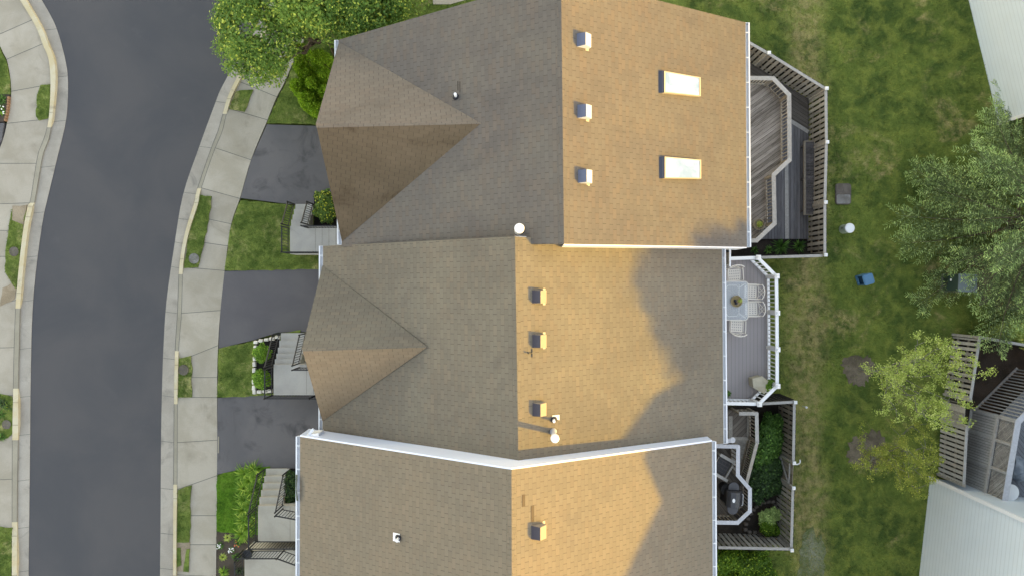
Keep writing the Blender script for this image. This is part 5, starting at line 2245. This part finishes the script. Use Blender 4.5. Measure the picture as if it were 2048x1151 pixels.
def sub_lobes(lobes, n, r0, r1, rs, flat=.8):
    L_ = np.array(lobes, float)
    w = (L_[:, 3] * L_[:, 4] * L_[:, 5]) ** (2 / 3)
    idx = rs.choice(len(L_), n, p=w / w.sum())
    d = unit(rs.normal(size=(n, 3)))
    d[:, 2] = np.abs(d[:, 2]) * .9 - .25
    c = L_[idx, :3] + d * L_[idx, 3:] * rs.uniform(.75, 1.04, (n, 1))
    r = rs.uniform(r0, r1, n)
    return [(a[0], a[1], a[2], q, q, q * flat) for a, q in zip(c, r)]


def cloud(lobes, n, ln, wd, rs, up=.5, rnd=.8, shell=.45, cut_low=-.75):
    L_ = np.array(lobes, float)
    w = (L_[:, 3] * L_[:, 4] * L_[:, 5]) ** (2 / 3)
    idx = rs.choice(len(L_), n, p=w / w.sum())
    d = unit(rs.normal(size=(n, 3)))
    low = d[:, 2] < cut_low
    d[low, 2] *= -1
    r = shell + (1 - shell) * rs.uniform(0, 1, (n, 1)) ** .6
    r *= 1 + rs.normal(size=(n, 1)) * .06
    C = L_[idx, :3] + d * L_[idx, 3:] * r
    N = unit(d * .6 + np.array([0, 0, up]) + rs.normal(size=(n, 3)) * rnd * .6)
    return leaf_quads(C, N, ln, wd, rs)


def join(parts):
    V, Q, b = [], [], 0
    for v, q in parts:
        V.append(v)
        Q.append(q + b)
        b += len(v)
    return np.concatenate(V), np.concatenate(Q)


def pxl(px, py, z, rpx, flat=.8):
    p = P(px, py, z)
    r_ = rpx / F * (H - z)
    return (p.x, p.y, z, r_, r_, r_ * flat)


def limb(mb, a, b, r0, r1, rr, n=5, wob=.08):
    a, b = Vector(a), Vector(b)
    L_ = (b - a).length
    pts = []
    for i in range(n):
        t_ = i / (n - 1)
        p = a.lerp(b, t_)
        if 0 < i < n - 1:
            p += Vector((rr.uniform(-1, 1), rr.uniform(-1, 1), rr.uniform(-.4, 1.2))) * wob * L_
        pts.append(p)
    mb.tube(pts, [r0 + (r1 - r0) * i / (n - 1) for i in range(n)], 6, cap=False)
    return pts


# --- the street tree at the top of the photo
rs = np.random.default_rng(21)
rr = random.Random(21)
tz = 4.6
lob = [pxl(500, 58, 4.2, 66), pxl(530, 118, 3.8, 48), pxl(630, -8, 5.2, 84), pxl(735, 0, 4.8, 80), pxl(800, -20, 4.6, 66), pxl(484, 108, 3.4, 46), pxl(520, -20, 4.8, 82),
       pxl(640, -70, 5.6, 110), pxl(760, -80, 5.0, 95), pxl(470, 20, 3.9, 40), pxl(556, 92, 4.0, 40), pxl(505, 140, 3.1, 34), pxl(548, 150, 2.9, 26), pxl(705, 52, 4.0, 42), pxl(760, 34, 4.0, 46), pxl(600, 40, 4.4, 40), pxl(585, 58, 4.3, 34), pxl(660, 52, 4.2, 36)]
base = P(600, 40, 0.08)
base = Vector((-7.4, 10.0, .05))
t_tree = thing('street_tree', 'large leafy green tree with yellow tips overhanging the road at the top of the photo', 'tree', base)
mb = MB()
mb.tube([base, base + Vector((.1, 0, 1.2)), base + Vector((.05, .05, 2.6))], [.24, .19, .16], 10)
for l in lob:
    limb(mb, base + Vector((.05, .05, rr.uniform(1.8, 2.6))), (l[0], l[1], l[2] + l[5] * .2), .10, .02, rr, 6)
mb.build('trunk', M['bark'], t_tree, smooth=True)
small = [(a, b, c, d * .93, e * .93, f) for a, b, c, d, e, f in lob]
sl = sub_lobes(small, 210, .28, .55, rs, .75)
np_mesh('crown', *join([cloud(small, 14000, .14, .08, rs, shell=.5), cloud(sl, 62000, .10, .055, rs, shell=.25)]), M['leaf_tree'], t_tree)

# --- arborvitae by the wall
arb = [(597, 102, 2.5, 21), (640, 117, 2.6, 23), (604, 138, 2.3, 18), (650, 152, 2.2, 19), (596, 174, 2.1, 18), (626, 168, 2.3, 16), (615, 200, 2.0, 22), (633, 214, 1.8, 18), (652, 184, 2.0, 18)]
arb_l = ['uppermost rounded bright green arborvitae of the clump at the gutter end', 'rounded arborvitae nearest the white gutter end', 'small tight arborvitae in the middle of the clump',
         'arborvitae half tucked under the roof edge, upper one', 'leftmost arborvitae on the lawn edge of the clump', 'narrow arborvitae in the lower middle of the clump',
         'widest arborvitae at the lower left of the clump', 'lowest arborvitae of the clump just above the dark driveway', 'arborvitae half tucked under the roof edge, lower one']
for i, ((x, y, z, rp), lab) in enumerate(zip(arb, arb_l)):
    rs = np.random.default_rng(40 + i)
    top = P(x, y, z - .45)
    r_ = rp / F * (H - z) * .84
    t_ = thing('arborvitae', lab, 'shrub', (top.x, top.y, .06), group='arborvitae clump beside the north townhouse')
    mb = MB()
    mb.tube([(top.x, top.y, 0), (top.x, top.y, z - .5)], [.05, .02], 6)
    mb.build('trunk', M['bark'], t_)
    lobes = [(top.x, top.y, z * .5, r_ * .95, r_ * .95, z * .5), (top.x, top.y, z - .45, r_ * .85, r_ * .85, .45)]
    lobes = [(a_, b_, c_, d_ * .85, e_ * .85, f_ * .95) for a_, b_, c_, d_, e_, f_ in lobes]
    parts = [cloud(lobes, 800, .10, .05, rs, shell=.6, up=.2)]
    # upright fan sprays
    n = 620
    th = rs.uniform(0, 2 * math.pi, n)
    zz = z * (1 - rs.uniform(0, 1, n) ** 1.3)
    prof = r_ * np.clip(1.06 - (zz / z) ** 5 * .75, 0, 1)
    C = np.stack([top.x + prof * np.cos(th), top.y + prof * np.sin(th), zz], 1)
    m_ = zz > z * .8
    rad = np.sqrt(rs.uniform(0, 1, m_.sum()))
    C[m_, 0] = top.x + r_ * .85 * rad * np.cos(th[m_])
    C[m_, 1] = top.y + r_ * .85 * rad * np.sin(th[m_])
    C[m_, 2] = z * (1.0 - .14 * rad ** 2) + rs.normal(size=m_.sum()) * .04
    for k in range(7):
        off = rs.normal(size=(n, 3)) * np.array([.025, .025, .05])
        N = unit(np.stack([-np.sin(th), np.cos(th), np.zeros(n)], 1) + rs.normal(size=(n, 3)) * .45)
        parts.append(leaf_quads(C + off, N, .10, .035, rs))
    np_mesh('crown', *join(parts), M['leaf_arb'], t_)


# --- round shrubs and clumps
def shrub(name, label, lobes, n, ln, wd, mat, group=None, sub=0, sr=(.1, .2), seed=1, cat='shrub', stem=True, up=.5):
    rs = np.random.default_rng(seed)
    l0 = lobes[0]
    zb = min(l[2] - l[5] for l in lobes)
    o = thing(name, label, cat, (l0[0], l0[1], zb), group=group)
    if stem:
        mb = MB()
        rr = random.Random(seed)
        for l in lobes:
            for k in range(2):
                limb(mb, (l[0], l[1], zb), (l[0] + rr.uniform(-.5, .5) * l[3], l[1] + rr.uniform(-.5, .5) * l[4], l[2] + l[5] * .4), .022, .008, rr, 4)
        mb.build('stem', M['bark'], o)
    parts = [cloud(lobes, n // (2 if sub else 1), ln, wd, rs, up=up, shell=.5)]
    if sub:
        parts.append(cloud(sub_lobes(lobes, sub, sr[0], sr[1], rs), n, ln, wd, rs, up=up, shell=.2))
    np_mesh('foliage', *join(parts), M[mat], o)
    return o


BG = 'round clipped shrubs in the stone edged bed'
shrub('boxwood', 'round green shrub nearer the driveway in the white stone edged bed', [pxl(524, 706, .45, 17, .9)], 3600, .06, .04, 'leaf_box', BG, 30, (.07, .13), 61)
shrub('boxwood', 'round green shrub at the lower end of the white stone edged bed', [pxl(523, 757, .45, 18, .9)], 3800, .06, .04, 'leaf_box', BG, 30, (.07, .13), 62)
shrub('flowering_shrub', 'green and yellow leafy shrub between the entry steps and the roof edge', [pxl(650, 400, .7, 19), pxl(654, 424, .6, 20), pxl(643, 418, .5, 15), pxl(662, 410, .6, 18)], 5200, .10, .06, 'leaf_shrub', None, 60, (.10, .2), 63)
shrub('dark_shrub', 'narrow dark green shrub strip between the tan entry steps and the gutter', [pxl(583, 955, .6, 13), pxl(582, 975, .6, 14), pxl(580, 995, .6, 13), pxl(592, 985, .7, 13), pxl(594, 960, .7, 13)], 4000, .09, .05, 'leaf_dark', None, 40, (.1, .16), 64)


def strap_plant(name, label, c, n, length, width, mat, group, seed, lift=.55, cat='plant', flower=None):
    """arching strap leaves from one crown"""
    rs = np.random.default_rng(seed)
    seg = 4
    th = rs.uniform(0, 2 * math.pi, n)
    Ls = length * rs.uniform(.55, 1.15, n)
    el = rs.uniform(.35, 1.3, n)
    V, Q = [], []
    for i in range(n):
        d = np.array([math.cos(th[i]), math.sin(th[i]), 0])
        s = np.array([-d[1], d[0], 0])
        b0 = np.array(c) + d * .03
        b = len(V)
        for k in range(seg + 1):
            t_ = k / seg
            h = Ls[i] * (math.sin(el[i]) * t_ - lift * t_ * t_)
            p = b0 + d * Ls[i] * math.cos(el[i]) * t_ + np.array([0, 0, h])
            w = width * (1 - t_ ** 2 * .95) / 2
            V.append(p - s * w)
            V.append(p + s * w)
        for k in range(seg):
            Q.append((b + 2 * k, b + 2 * k + 1, b + 2 * k + 3, b + 2 * k + 2))
    o = thing(name, label, cat, tuple(c), group=group)
    np_mesh('leaves', np.array(V), np.array(Q), M[mat], o)
    if flower:
        mb = MB()
        rr = random.Random(seed)
        for k in range(flower[1]):
            q = Vector(c) + Vector((rr.uniform(-1, 1) * flower[2], rr.uniform(-1, 1) * flower[2], flower[3]))
            mb.lathe([(.006, -.03), (.02, 0), (.024, .012), (.006, .016)], q, 7)
        mb.build('flower', M[flower[0]], o)
    return o


LG = 'strappy leaved plants along the tan entry steps'
lil = [(508, 938, 'pale tipped strappy plant at the driveway end of the row'), (490, 946, 'strappy plant spilling towards the lawn near the driveway end'), (517, 951, 'strappy plant right beside the top of the tan steps'),
       (500, 960, 'strappy plant second from the driveway in the planted row'), (488, 975, 'strappy plant leaning over the lawn beside the third step'), (504, 982, 'strappy plant touching the railing halfway up the steps'),
       (490, 996, 'yellow green strappy plant in the middle of the row'), (501, 1008, 'strappy plant at the railing corner of the landing'), (488, 1018, 'bright strappy plant opposite the upper part of the landing'),
       (500, 1030, 'strappy plant pressed against the landing railing'), (487, 1041, 'bright strappy plant at the lower lawn edge'), (497, 1054, 'strappy plant next to the lower end of the landing'),
       (485, 1066, 'last strappy plant of the row above the soil bed')]
for i, (x, y, lab) in enumerate(lil):
    c = P(x, y, .1)
    strap_plant('daylily', lab, (c.x, c.y, .08), 120, .62, .035, 'leaf_lily', LG, 100 + i)
bed = [(455, 1074, 'leaf_young', .25, 'yellow green clump at the top of the bottom left soil bed', None), (446, 1113, 'leaf_young', .22, 'small yellow green clump beside the pavement in the soil bed', None),
       (472, 1112, 'leaf_fern', .24, 'dull green clump in the middle of the bottom left soil bed', None), (447, 1143, 'leaf_lily', .32, 'spiky green clump cut by the bottom edge of the photo', None),
       (480, 1140, 'leaf_dark', .26, 'dark green clump against the bottom landing', None), (440, 1090, 'leaf_fern', .2, 'grey green clump at the pavement side of the soil bed', ('petal', 9, .09, .12)),
       (476, 1084, 'leaf_shrub', .24, 'green clump with orange flowers below the strappy plants', ('petal_red', 6, .12, .2)), (464, 1098, 'leaf_fern', .14, 'low clump of tiny white flowers in the soil bed', ('petal', 16, .12, .1))]
for i, (x, y, mt, ln_, lab, fl) in enumerate(bed):
    c = P(x, y, .1)
    strap_plant('bed_plant', lab, (c.x, c.y, .085), 90, ln_, .03, mt, 'small plants in the bottom left soil bed', 150 + i, flower=fl)
for i, (x, y, mt, ln_, lab, fl) in enumerate([(4, 200, 'leaf_fern', .3, 'bright green clump in the flower bed across the street', None), (3, 222, 'leaf_box', .3, 'green clump with white flowers across the street', ('petal', 12, .2, .15)),
                                              (6, 806, 'leaf_dark', .3, 'dark green clump in the planted strip across the street', None), (16, 812, 'leaf_shrub', .28, 'low green clump against the painted kerb across the street', None),
                                              (3, 828, 'leaf_fern', .28, 'green clump at the left edge of the planted strip', None), (5, 872, 'leaf_fern', .25, 'green clump below the brown round lid across the street', None)]):
    c = P(x, y, .1)
    strap_plant('bed_plant', lab, (c.x, c.y, .085), 90, ln_, .035, mt, 'small plants across the street', 170 + i, flower=fl)

# ferns in the bed between the two rear fences
FG = 'ferns in the dark bed below the weathered deck'
for i, (x, y, n, ln_, lab) in enumerate([(1565, 492, 130, .50, 'largest fern in the dark bed below the weathered deck'), (1600, 492, 90, .40, 'fern nearest the fence corner in the dark bed'),
                                         (1540, 500, 50, .25, 'small fern in the dark bed'), (1512, 500, 40, .22, 'tiny sparse fern nearest the house in the dark bed')]):
    c = P(x, y, ZB + .2)
    strap_plant('fern', lab, (c.x, c.y, ZB + .03), n, ln_, .06, 'leaf_fern', FG, 190 + i, lift=.4)
# potted plants
for i, (pt, root, n, r_, mt) in enumerate(((POT1, pot1, 260, .13, 'leaf_young'), (POT2, pl2, 160, .085, 'leaf_young'), (POT3, pc, 1100, .23, 'leaf_box'), (POT4, pd, 260, .14, 'leaf_fern'))):
    rs = np.random.default_rng(210 + i)
    lo_ = [(pt[0], pt[1], pt[2] + r_ * .5, r_, r_, r_ * .8)]
    np_mesh('foliage', *cloud(lo_, n, r_ * .55, r_ * .22, rs, shell=.3), M[mt], root)

# yard shrubs behind the south house
shrub('yard_shrub', 'leafy mid green shrub filling the yard beside the deck stair', [pxl(1545, 850, -.5, 20, .6), pxl(1538, 875, -.3, 24, .7), pxl(1530, 900, -.4, 24, .7), pxl(1550, 895, -.6, 18, .5), pxl(1522, 925, -.5, 18, .6)], 7000, .13, .08, 'leaf_fern', None, 70, (.14, .28), 70)
shrub('yard_shrub', 'dark green shrub in the shade between deck stair and gate', [pxl(1540, 940, -.5, 24, .6), pxl(1520, 960, -.5, 24, .6), pxl(1545, 970, -.6, 20, .5), pxl(1515, 985, -.6, 16, .5)], 6500, .13, .08, 'leaf_dark', None, 70, (.14, .26), 71)
shrub('yard_shrub', 'grey green tuft in the block edged bed below the grill deck', [pxl(1537, 1035, -.55, 16, .8), pxl(1552, 1026, -.6, 10, .7)], 2200, .13, .04, 'leaf_spruce_tip', None, 26, (.1, .18), 72)
shrub('yard_shrub', 'yellow green clump at the fence corner of the block edged bed', [pxl(1538, 1052, -.5, 15, .8), pxl(1552, 1060, -.6, 9, .7), pxl(1532, 1062, -.6, 9, .7)], 2600, .10, .06, 'leaf_hedge', None, 30, (.1, .16), 73)
shrub('leafy_hedge', 'bright green leafy hedge along the outside of the bottom fence', [pxl(x, y, -.55, 24, .6) for x, y in ((1440, 1125), (1465, 1120), (1490, 1124), (1515, 1122), (1440, 1160), (1470, 1165), (1500, 1160), (1528, 1150), (1450, 1210), (1490, 1210))], 15000, .10, .06, 'leaf_hedge', None, 150, (.12, .26), 74, cat='hedge')
shrub('leafy_bush', 'light green bush behind the fence corner at the right edge', [pxl(2000, 664, -.2, 12, .8), pxl(2022, 660, .1, 20, .8), pxl(2046, 668, .2, 22, .8), pxl(2066, 664, .2, 26, .8)], 3600, .11, .07, 'leaf_young', None, 50, (.12, .24), 75)


# --- conifers
def spruce(name, label, base, height, rad, seed, whorls=15, nb=9, group=None, tip=True, power=.75, keep=None):
    rs = np.random.default_rng(seed)
    rr = random.Random(seed)
    o = thing(name, label, 'tree', tuple(base), group=group)
    mb = MB()
    mb.tube([base, base + Vector((0, 0, height * .5)), base + Vector((0, 0, height * .97))], [.22, .13, .02], 8)
    Cs, Ns, Ts, Ls, Kind = [], [], [], [], []
    for w in range(whorls):
        f_ = w / (whorls - 1)
        z = base.z + .6 + (height - .9) * f_
        R0 = rad * (1 - f_) ** power + .12
        cnt = max(4, int(nb * (1 - .45 * f_)))
        a0 = rr.uniform(0, 6.28)
        for b_ in range(cnt):
            an = a0 + 6.283 * (b_ + rr.uniform(-.3, .3)) / cnt
            Rb = R0 * rr.uniform(.68, 1.12)
            d = Vector((math.cos(an), math.sin(an), 0))
            s = Vector((-d.y, d.x, 0))
            zz = z + rr.uniform(-.35, .35)
            droop = rr.uniform(.12, .40)
            bend = rr.uniform(-.16, .16)

            def at(t_):
                return Vector((base.x, base.y, zz)) + d * Rb * t_ + s * bend * Rb * t_ * t_ + Vector((0, 0, Rb * (.10 * t_ - droop * t_ * t_ + .14 * t_ ** 4)))
            mb.tube([at(t_) for t_ in (0, .25, .5, .75, 1.0)], [.04 * Rb / 3 + .014, .03 * Rb / 3 + .01, .02, .013, .006], 5, cap=False)
            nt = max(5, int(Rb / .30))
            for k in range(nt):
                t_ = .24 + .76 * (k + rr.uniform(.2, .8)) / nt
                p = at(t_)
                fw = (at(min(1, t_ + .05)) - at(t_ - .05)).normalized()
                ln = (Rb * .23 * math.sin(math.pi * min(1, .10 + .80 * t_)) ** .8 + .12) * rr.uniform(.5, 1.25)
                for sd in (-1, 1):
                    dr = (fw * rr.uniform(.7, 1.1) + s * sd * rr.uniform(.5, .95) + Vector((0, 0, rr.uniform(-.30, .08)))).normalized()
                    m_ = max(3, int(ln / .085))
                    for j in range(m_):
                        u_ = (j + .5) / m_
                        q = p + dr * ln * u_ + Vector((0, 0, -.16 * ln * u_ * u_))
                        tw = .19 * (1 - .55 * u_) * rr.uniform(.7, 1.2)
                        for side in (-1, 1):
                            td = (dr * .75 + dr.cross(Vector((0, 0, 1))) * side * .8 + Vector((0, 0, rr.uniform(-.25, .2)))).normalized()
                            for e_ in (.25, .6, .95):
                                dv_ = (td + Vector((rr.uniform(-.4, .4), rr.uniform(-.4, .4), rr.uniform(-.1, .45)))).normalized()
                                Cs.append(q + td * tw * e_ + dv_ * .03)
                                Ts.append(dv_)
                                Kind.append(u_ * .55 + t_ * .35 + e_ * .1)
            # the leader of the bough
            for k in range(8):
                q = at(1.0 - .03 * k)
                dv_ = (d + s * rr.uniform(-.9, .9) + Vector((0, 0, rr.uniform(0, .5)))).normalized()
                Cs.append(q + dv_ * .05)
                Ts.append(dv_)
                Kind.append(1.0)
    mb.build('trunk', M['bark'], o)
    C = np.array([tuple(v) for v in Cs])
    T = np.array([tuple(v) for v in Ts])
    Kd = np.array(Kind)
    n = len(C)
    N = unit(np.cross(T, rs.normal(size=(n, 3))) + np.array([0, 0, .9]))
    S = unit(np.cross(N, T))
    ln = .15 * rs.uniform(.7, 1.3, (n, 1))
    wd = .030 * rs.uniform(.7, 1.3, (n, 1))
    V = np.empty((n, 4, 3))
    V[:, 0] = C - T * ln / 2
    V[:, 1] = C + S * wd / 2
    V[:, 2] = C + T * ln / 2
    V[:, 3] = C - S * wd / 2
    tipm = Kd + rs.normal(size=n) * .10 > .70
    for msk, nm, mt in ((~tipm, 'crown', 'leaf_spruce'), (tipm, 'crown_tips', 'leaf_spruce_tip')):
        v = V[msk].reshape(-1, 3)
        np_mesh(nm, v, np.arange(len(v)).reshape(-1, 4), M[mt], o)
    return o


spruce('spruce_tree', 'big blue green spruce reaching in from the right edge over the lawn', Vector((21.9, 2.7, ZB)), 8.6, 5.7, 301, 12, 9)


def airy_tree(name, label, base, h, cen, rad, seed, mat, bark, limbs=9, subs=5, puff=26, leaf=(.10, .06), pr=.17, trunk_r=.06):
    rs = np.random.default_rng(seed)
    rr = random.Random(seed)
    o = thing(name, label, 'tree', tuple(base))
    mb = MB()
    fork = base.lerp(Vector(cen), .45)
    mb.tube([base, base.lerp(fork, .5) + Vector((.04, .03, 0)), fork], [trunk_r, trunk_r * .85, trunk_r * .7], 8)
    lobes = []
    for i in range(limbs):
        an = 6.283 * (i + rr.uniform(-.3, .3)) / limbs
        el = rr.uniform(-.15, 1.2)
        e = Vector((cen[0] + rad[0] * math.cos(an) * math.cos(el) * rr.uniform(.75, 1.1), cen[1] + rad[1] * math.sin(an) * math.cos(el) * rr.uniform(.75, 1.1), cen[2] + rad[2] * math.sin(el) * rr.uniform(.7, 1)))
        st_ = fork.lerp(base, rr.uniform(0, .3))
        pts = limb(mb, st_, e, trunk_r * .5, .008, rr, 6, .06)
        for j in range(subs):
            t_ = rr.uniform(.35, .98)
            k = min(len(pts) - 2, int(t_ * (len(pts) - 1)))
            q = pts[k].lerp(pts[k + 1], t_ * (len(pts) - 1) - k)
            dr = Vector((rr.uniform(-1, 1), rr.uniform(-1, 1), rr.uniform(-.25, .8))).normalized()
            e2 = q + dr * rr.uniform(.35, .85)
            p2 = limb(mb, q, e2, .012, .004, rr, 4, .08)
            for u_ in (.55, .8, 1.0):
                c = q.lerp(e2, u_) + Vector((rr.uniform(-.1, .1), rr.uniform(-.1, .1), rr.uniform(-.05, .1)))
                k_ = pr * rr.uniform(.7, 1.3)
                lobes.append((c.x, c.y, c.z, k_, k_, k_ * .8))
        lobes.append((e.x, e.y, e.z, pr, pr, pr))
    mb.build('trunk', M[bark], o)
    np_mesh('crown', *cloud(lobes, puff * len(lobes), leaf[0], leaf[1], rs, shell=.1, up=.7), M[mat], o)
    return o


airy_tree('young_tree', 'airy yellow green young tree with pale bare branches on the right lawn', P(1718, 738, ZB), 6, (15.75, -3.5, 3.1), (2.0, 2.0, 1.5), 311, 'leaf_young', 'bark_pale', 13, 8, 30, (.075, .036), .19)
airy_tree('olive_tree', 'smaller olive green tree beside the corner of the pale sided house', P(1738, 902, ZB), 4.5, (15.7, -6.75, 1.5), (1.9, 1.45, 1.2), 312, 'leaf_olive', 'bark_pale', 10, 7, 42, (.075, .032), .17, .05)


# --- trees beyond the right edge that throw the morning shade over lawn and lower roofs; the narrow one and the row are added for it
def shade_tree(label, c, rad, seed, n=7000):
    rs = np.random.default_rng(seed)
    rr = random.Random(seed)
    o = thing('shade_tree', label, 'tree', (c[0], c[1], ZB), group='shade trees east of the lawn, some added unseen')
    mb = MB()
    mb.tube([(c[0], c[1], ZB - .1), (c[0] + .1, c[1], c[2] - rad[2] * .5), (c[0], c[1], c[2] + rad[2] * .4)], [.26, .2, .08], 8)
    lobes = [(c[0], c[1], c[2], rad[0] * .86, rad[1] * .86, rad[2] * .86)]
    sl_ = sub_lobes(lobes, 150, .3, .75, rs)
    for l in sl_[:14]:
        limb(mb, (c[0], c[1], c[2] - rad[2] * .6), l[:3], .08, .02, rr, 4)
    mb.build('trunk', M['bark'], o)
    np_mesh('crown', *join([cloud(lobes, n // 2, .42, .30, rs, shell=.5), cloud(sl_, n, .34, .24, rs, shell=.2)]), M['leaf_bg'], o)
    return o


shade_tree('tall broad tree beyond the big spruce, east of the lawn', (26.5, -6.9, 7.9), (3.4, 3.7, 4.3), 401, 26000)
shade_tree('narrow unseen tree added for shade close behind the lower right house', (30.5, -10.2, 7.6), (2.8, 3.0, 4.7), 402, 20000)  # out of view, added to close a sunlit gap on the roof
for i, (x, y, zt_, r_) in enumerate(((33, 6.0, 8.2, 3.6), (33.5, .4, 8.6, 3.8), (34, -5.0, 9.0, 3.8), (33, 11.5, 8.0, 3.6), (34, 17, 8.0, 3.6), (34.5, -11, 8.6, 3.8), (35, -17, 8.6, 3.8))):  # row out of view, added to keep the whole lawn shaded
    shade_tree('unseen leafy tree added for shade in the row east of the houses across the lawn', (x, y, zt_ - 4.8), (r_ + .7, r_ + .7, 4.9), 410 + i, 20000)


# ------------------------------------------------------------------ grass blades
def inside(px, py, poly):
    c = np.zeros(len(px), bool)
    n = len(poly)
    for i in range(n):
        x0, y0 = poly[i][0], poly[i][1]
        x1, y1 = poly[(i + 1) % n][0], poly[(i + 1) % n][1]
        m = ((y0 > py) != (y1 > py)) & (px < (x1 - x0) * (py - y0) / (y1 - y0 + 1e-12) + x0)
        c ^= m
    return c


def blades(name, x, y, z, h, w, mat, rs):
    n = len(x)
    th = rs.uniform(0, 2 * math.pi, n)
    ln = h * rs.uniform(.5, 1.3, n)
    lean = rs.uniform(.25, .95, n)
    d = np.stack([np.cos(th), np.sin(th)], 1)
    V = np.empty((n, 3, 3))
    zz = np.broadcast_to(z, (n,))
    ww = w * rs.uniform(.6, 1.2, n) / 2
    V[:, 0] = np.stack([x - d[:, 1] * ww, y + d[:, 0] * ww, zz], 1)
    V[:, 1] = np.stack([x + d[:, 1] * ww, y - d[:, 0] * ww, zz], 1)
    V[:, 2] = np.stack([x + d[:, 0] * ln * lean, y + d[:, 1] * ln * lean, zz + ln * np.sqrt(1 - lean ** 2 * .9)], 1)
    o = np_mesh(name, V.reshape(-1, 3), np.arange(n * 3).reshape(n, 3), mat)
    o['kind'] = 'stuff'
    return o


rs = np.random.default_rng(5)
back_ex = [p for nm, p, z in PATCHES if z < -.5 and nm not in ('dusty_track', 'tree_ring')]
rings_ = [p for nm, p, z in PATCHES if nm == 'tree_ring'] + [[(18.3, -8.3), (17.8, -13), (40, -13), (40, -8)], [(21.4, 7.3), (19.9, 13), (40, 13), (40, 7.3)]]
n = 150000
x = rs.uniform(7.6, 25, n)
y = rs.uniform(-14, 14, n)
m = np.ones(n, bool)
for p in back_ex:
    m &= ~inside(x, y, p)
for p in rings_:
    m &= ~(inside(x, y, p) & (rs.uniform(0, 1, n) > .22))
m &= ~((np.abs(x - P(1687, 388, ZB).x) < .36) & (np.abs(y - P(1687, 388, ZB).y) < .48))
blades('grass', x[m], y[m], ZB - .005, .11, .026, M['lawn_blades'], rs)
front_ex = [p for nm, p, z in PATCHES if z > -.5 and nm in ('flower_bed', 'driveway', 'path', 'soil')]
acc = {}
for pts, z, key in FRONT:
    xs = [p.x for p in pts]
    ys = [p.y for p in pts]
    ar = (max(xs) - min(xs)) * (max(ys) - min(ys))
    n = int(ar * 1100)
    x = rs.uniform(min(xs), max(xs), n)
    y = rs.uniform(min(ys), max(ys), n)
    m = inside(x, y, pts)
    for p in front_ex:
        m &= ~inside(x, y, p)
    a = acc.setdefault(key, [[], [], []])
    a[0].append(x[m])
    a[1].append(y[m])
    a[2].append(np.full(m.sum(), z - .005))
for key, (a, b, c) in acc.items():
    blades('grass', np.concatenate(a), np.concatenate(b), np.concatenate(c), .075, .018, M[key + '_blades'], rs)

# ------------------------------------------------------------------ camera and light
cam = bpy.data.cameras.new('camera')
cam.sensor_width = 36.0
cam.lens = 24.0
cam.clip_start = 0.5
cam.clip_end = 3000.0
co = bpy.data.objects.new('camera', cam)
co.location = (0, 0, H)
co.rotation_euler = (0, 0, 0)
COL.objects.link(co)
SC.camera = co

EL, AZ = math.radians(SUN_EL), math.radians(-18.4)
sd = Vector((math.cos(EL) * math.cos(AZ), math.cos(EL) * math.sin(AZ), math.sin(EL)))
sun = bpy.data.lights.new('sun', 'SUN')
sun.energy = SUN_E
sun.angle = math.radians(1.0)
sun.color = SUN_C
so = bpy.data.objects.new('sun', sun)
so.rotation_euler = sd.to_track_quat('Z', 'Y').to_euler()
so.location = (30, -10, 25)
COL.objects.link(so)

w = bpy.data.worlds.new('World')
SC.world = w
w.use_nodes = True
nt = w.node_tree
nt.nodes.clear()
sky = nt.nodes.new('ShaderNodeTexSky')
sky.sky_type = 'NISHITA'
sky.sun_disc = False
sky.sun_elevation = EL
sky.sun_rotation = math.pi / 2 - AZ
sky.air_density = 1.0
sky.dust_density = 0.25
sky.ozone_density = 0.6
mixn = nt.nodes.new('ShaderNodeMix')
mixn.data_type = 'RGBA'
mixn.blend_type = 'MULTIPLY'
mixn.inputs[0].default_value = 1.0
mixn.inputs[7].default_value = SKY_TINT
bgn = nt.nodes.new('ShaderNodeBackground')
bgn.inputs[1].default_value = SKY_E
outn = nt.nodes.new('ShaderNodeOutputWorld')
nt.links.new(sky.outputs[0], mixn.inputs[6])
nt.links.new(mixn.outputs[2], bgn.inputs[0])
nt.links.new(bgn.outputs[0], outn.inputs[0])

vs = SC.view_settings
vs.view_transform = 'Standard'
vs.look = 'None'
vs.gamma = 1.0
vs.use_curve_mapping = False
vs.exposure = EXPO
SC.cycles.max_bounces = 6
SC.cycles.diffuse_bounces = 3
SC.cycles.transparent_max_bounces = 8
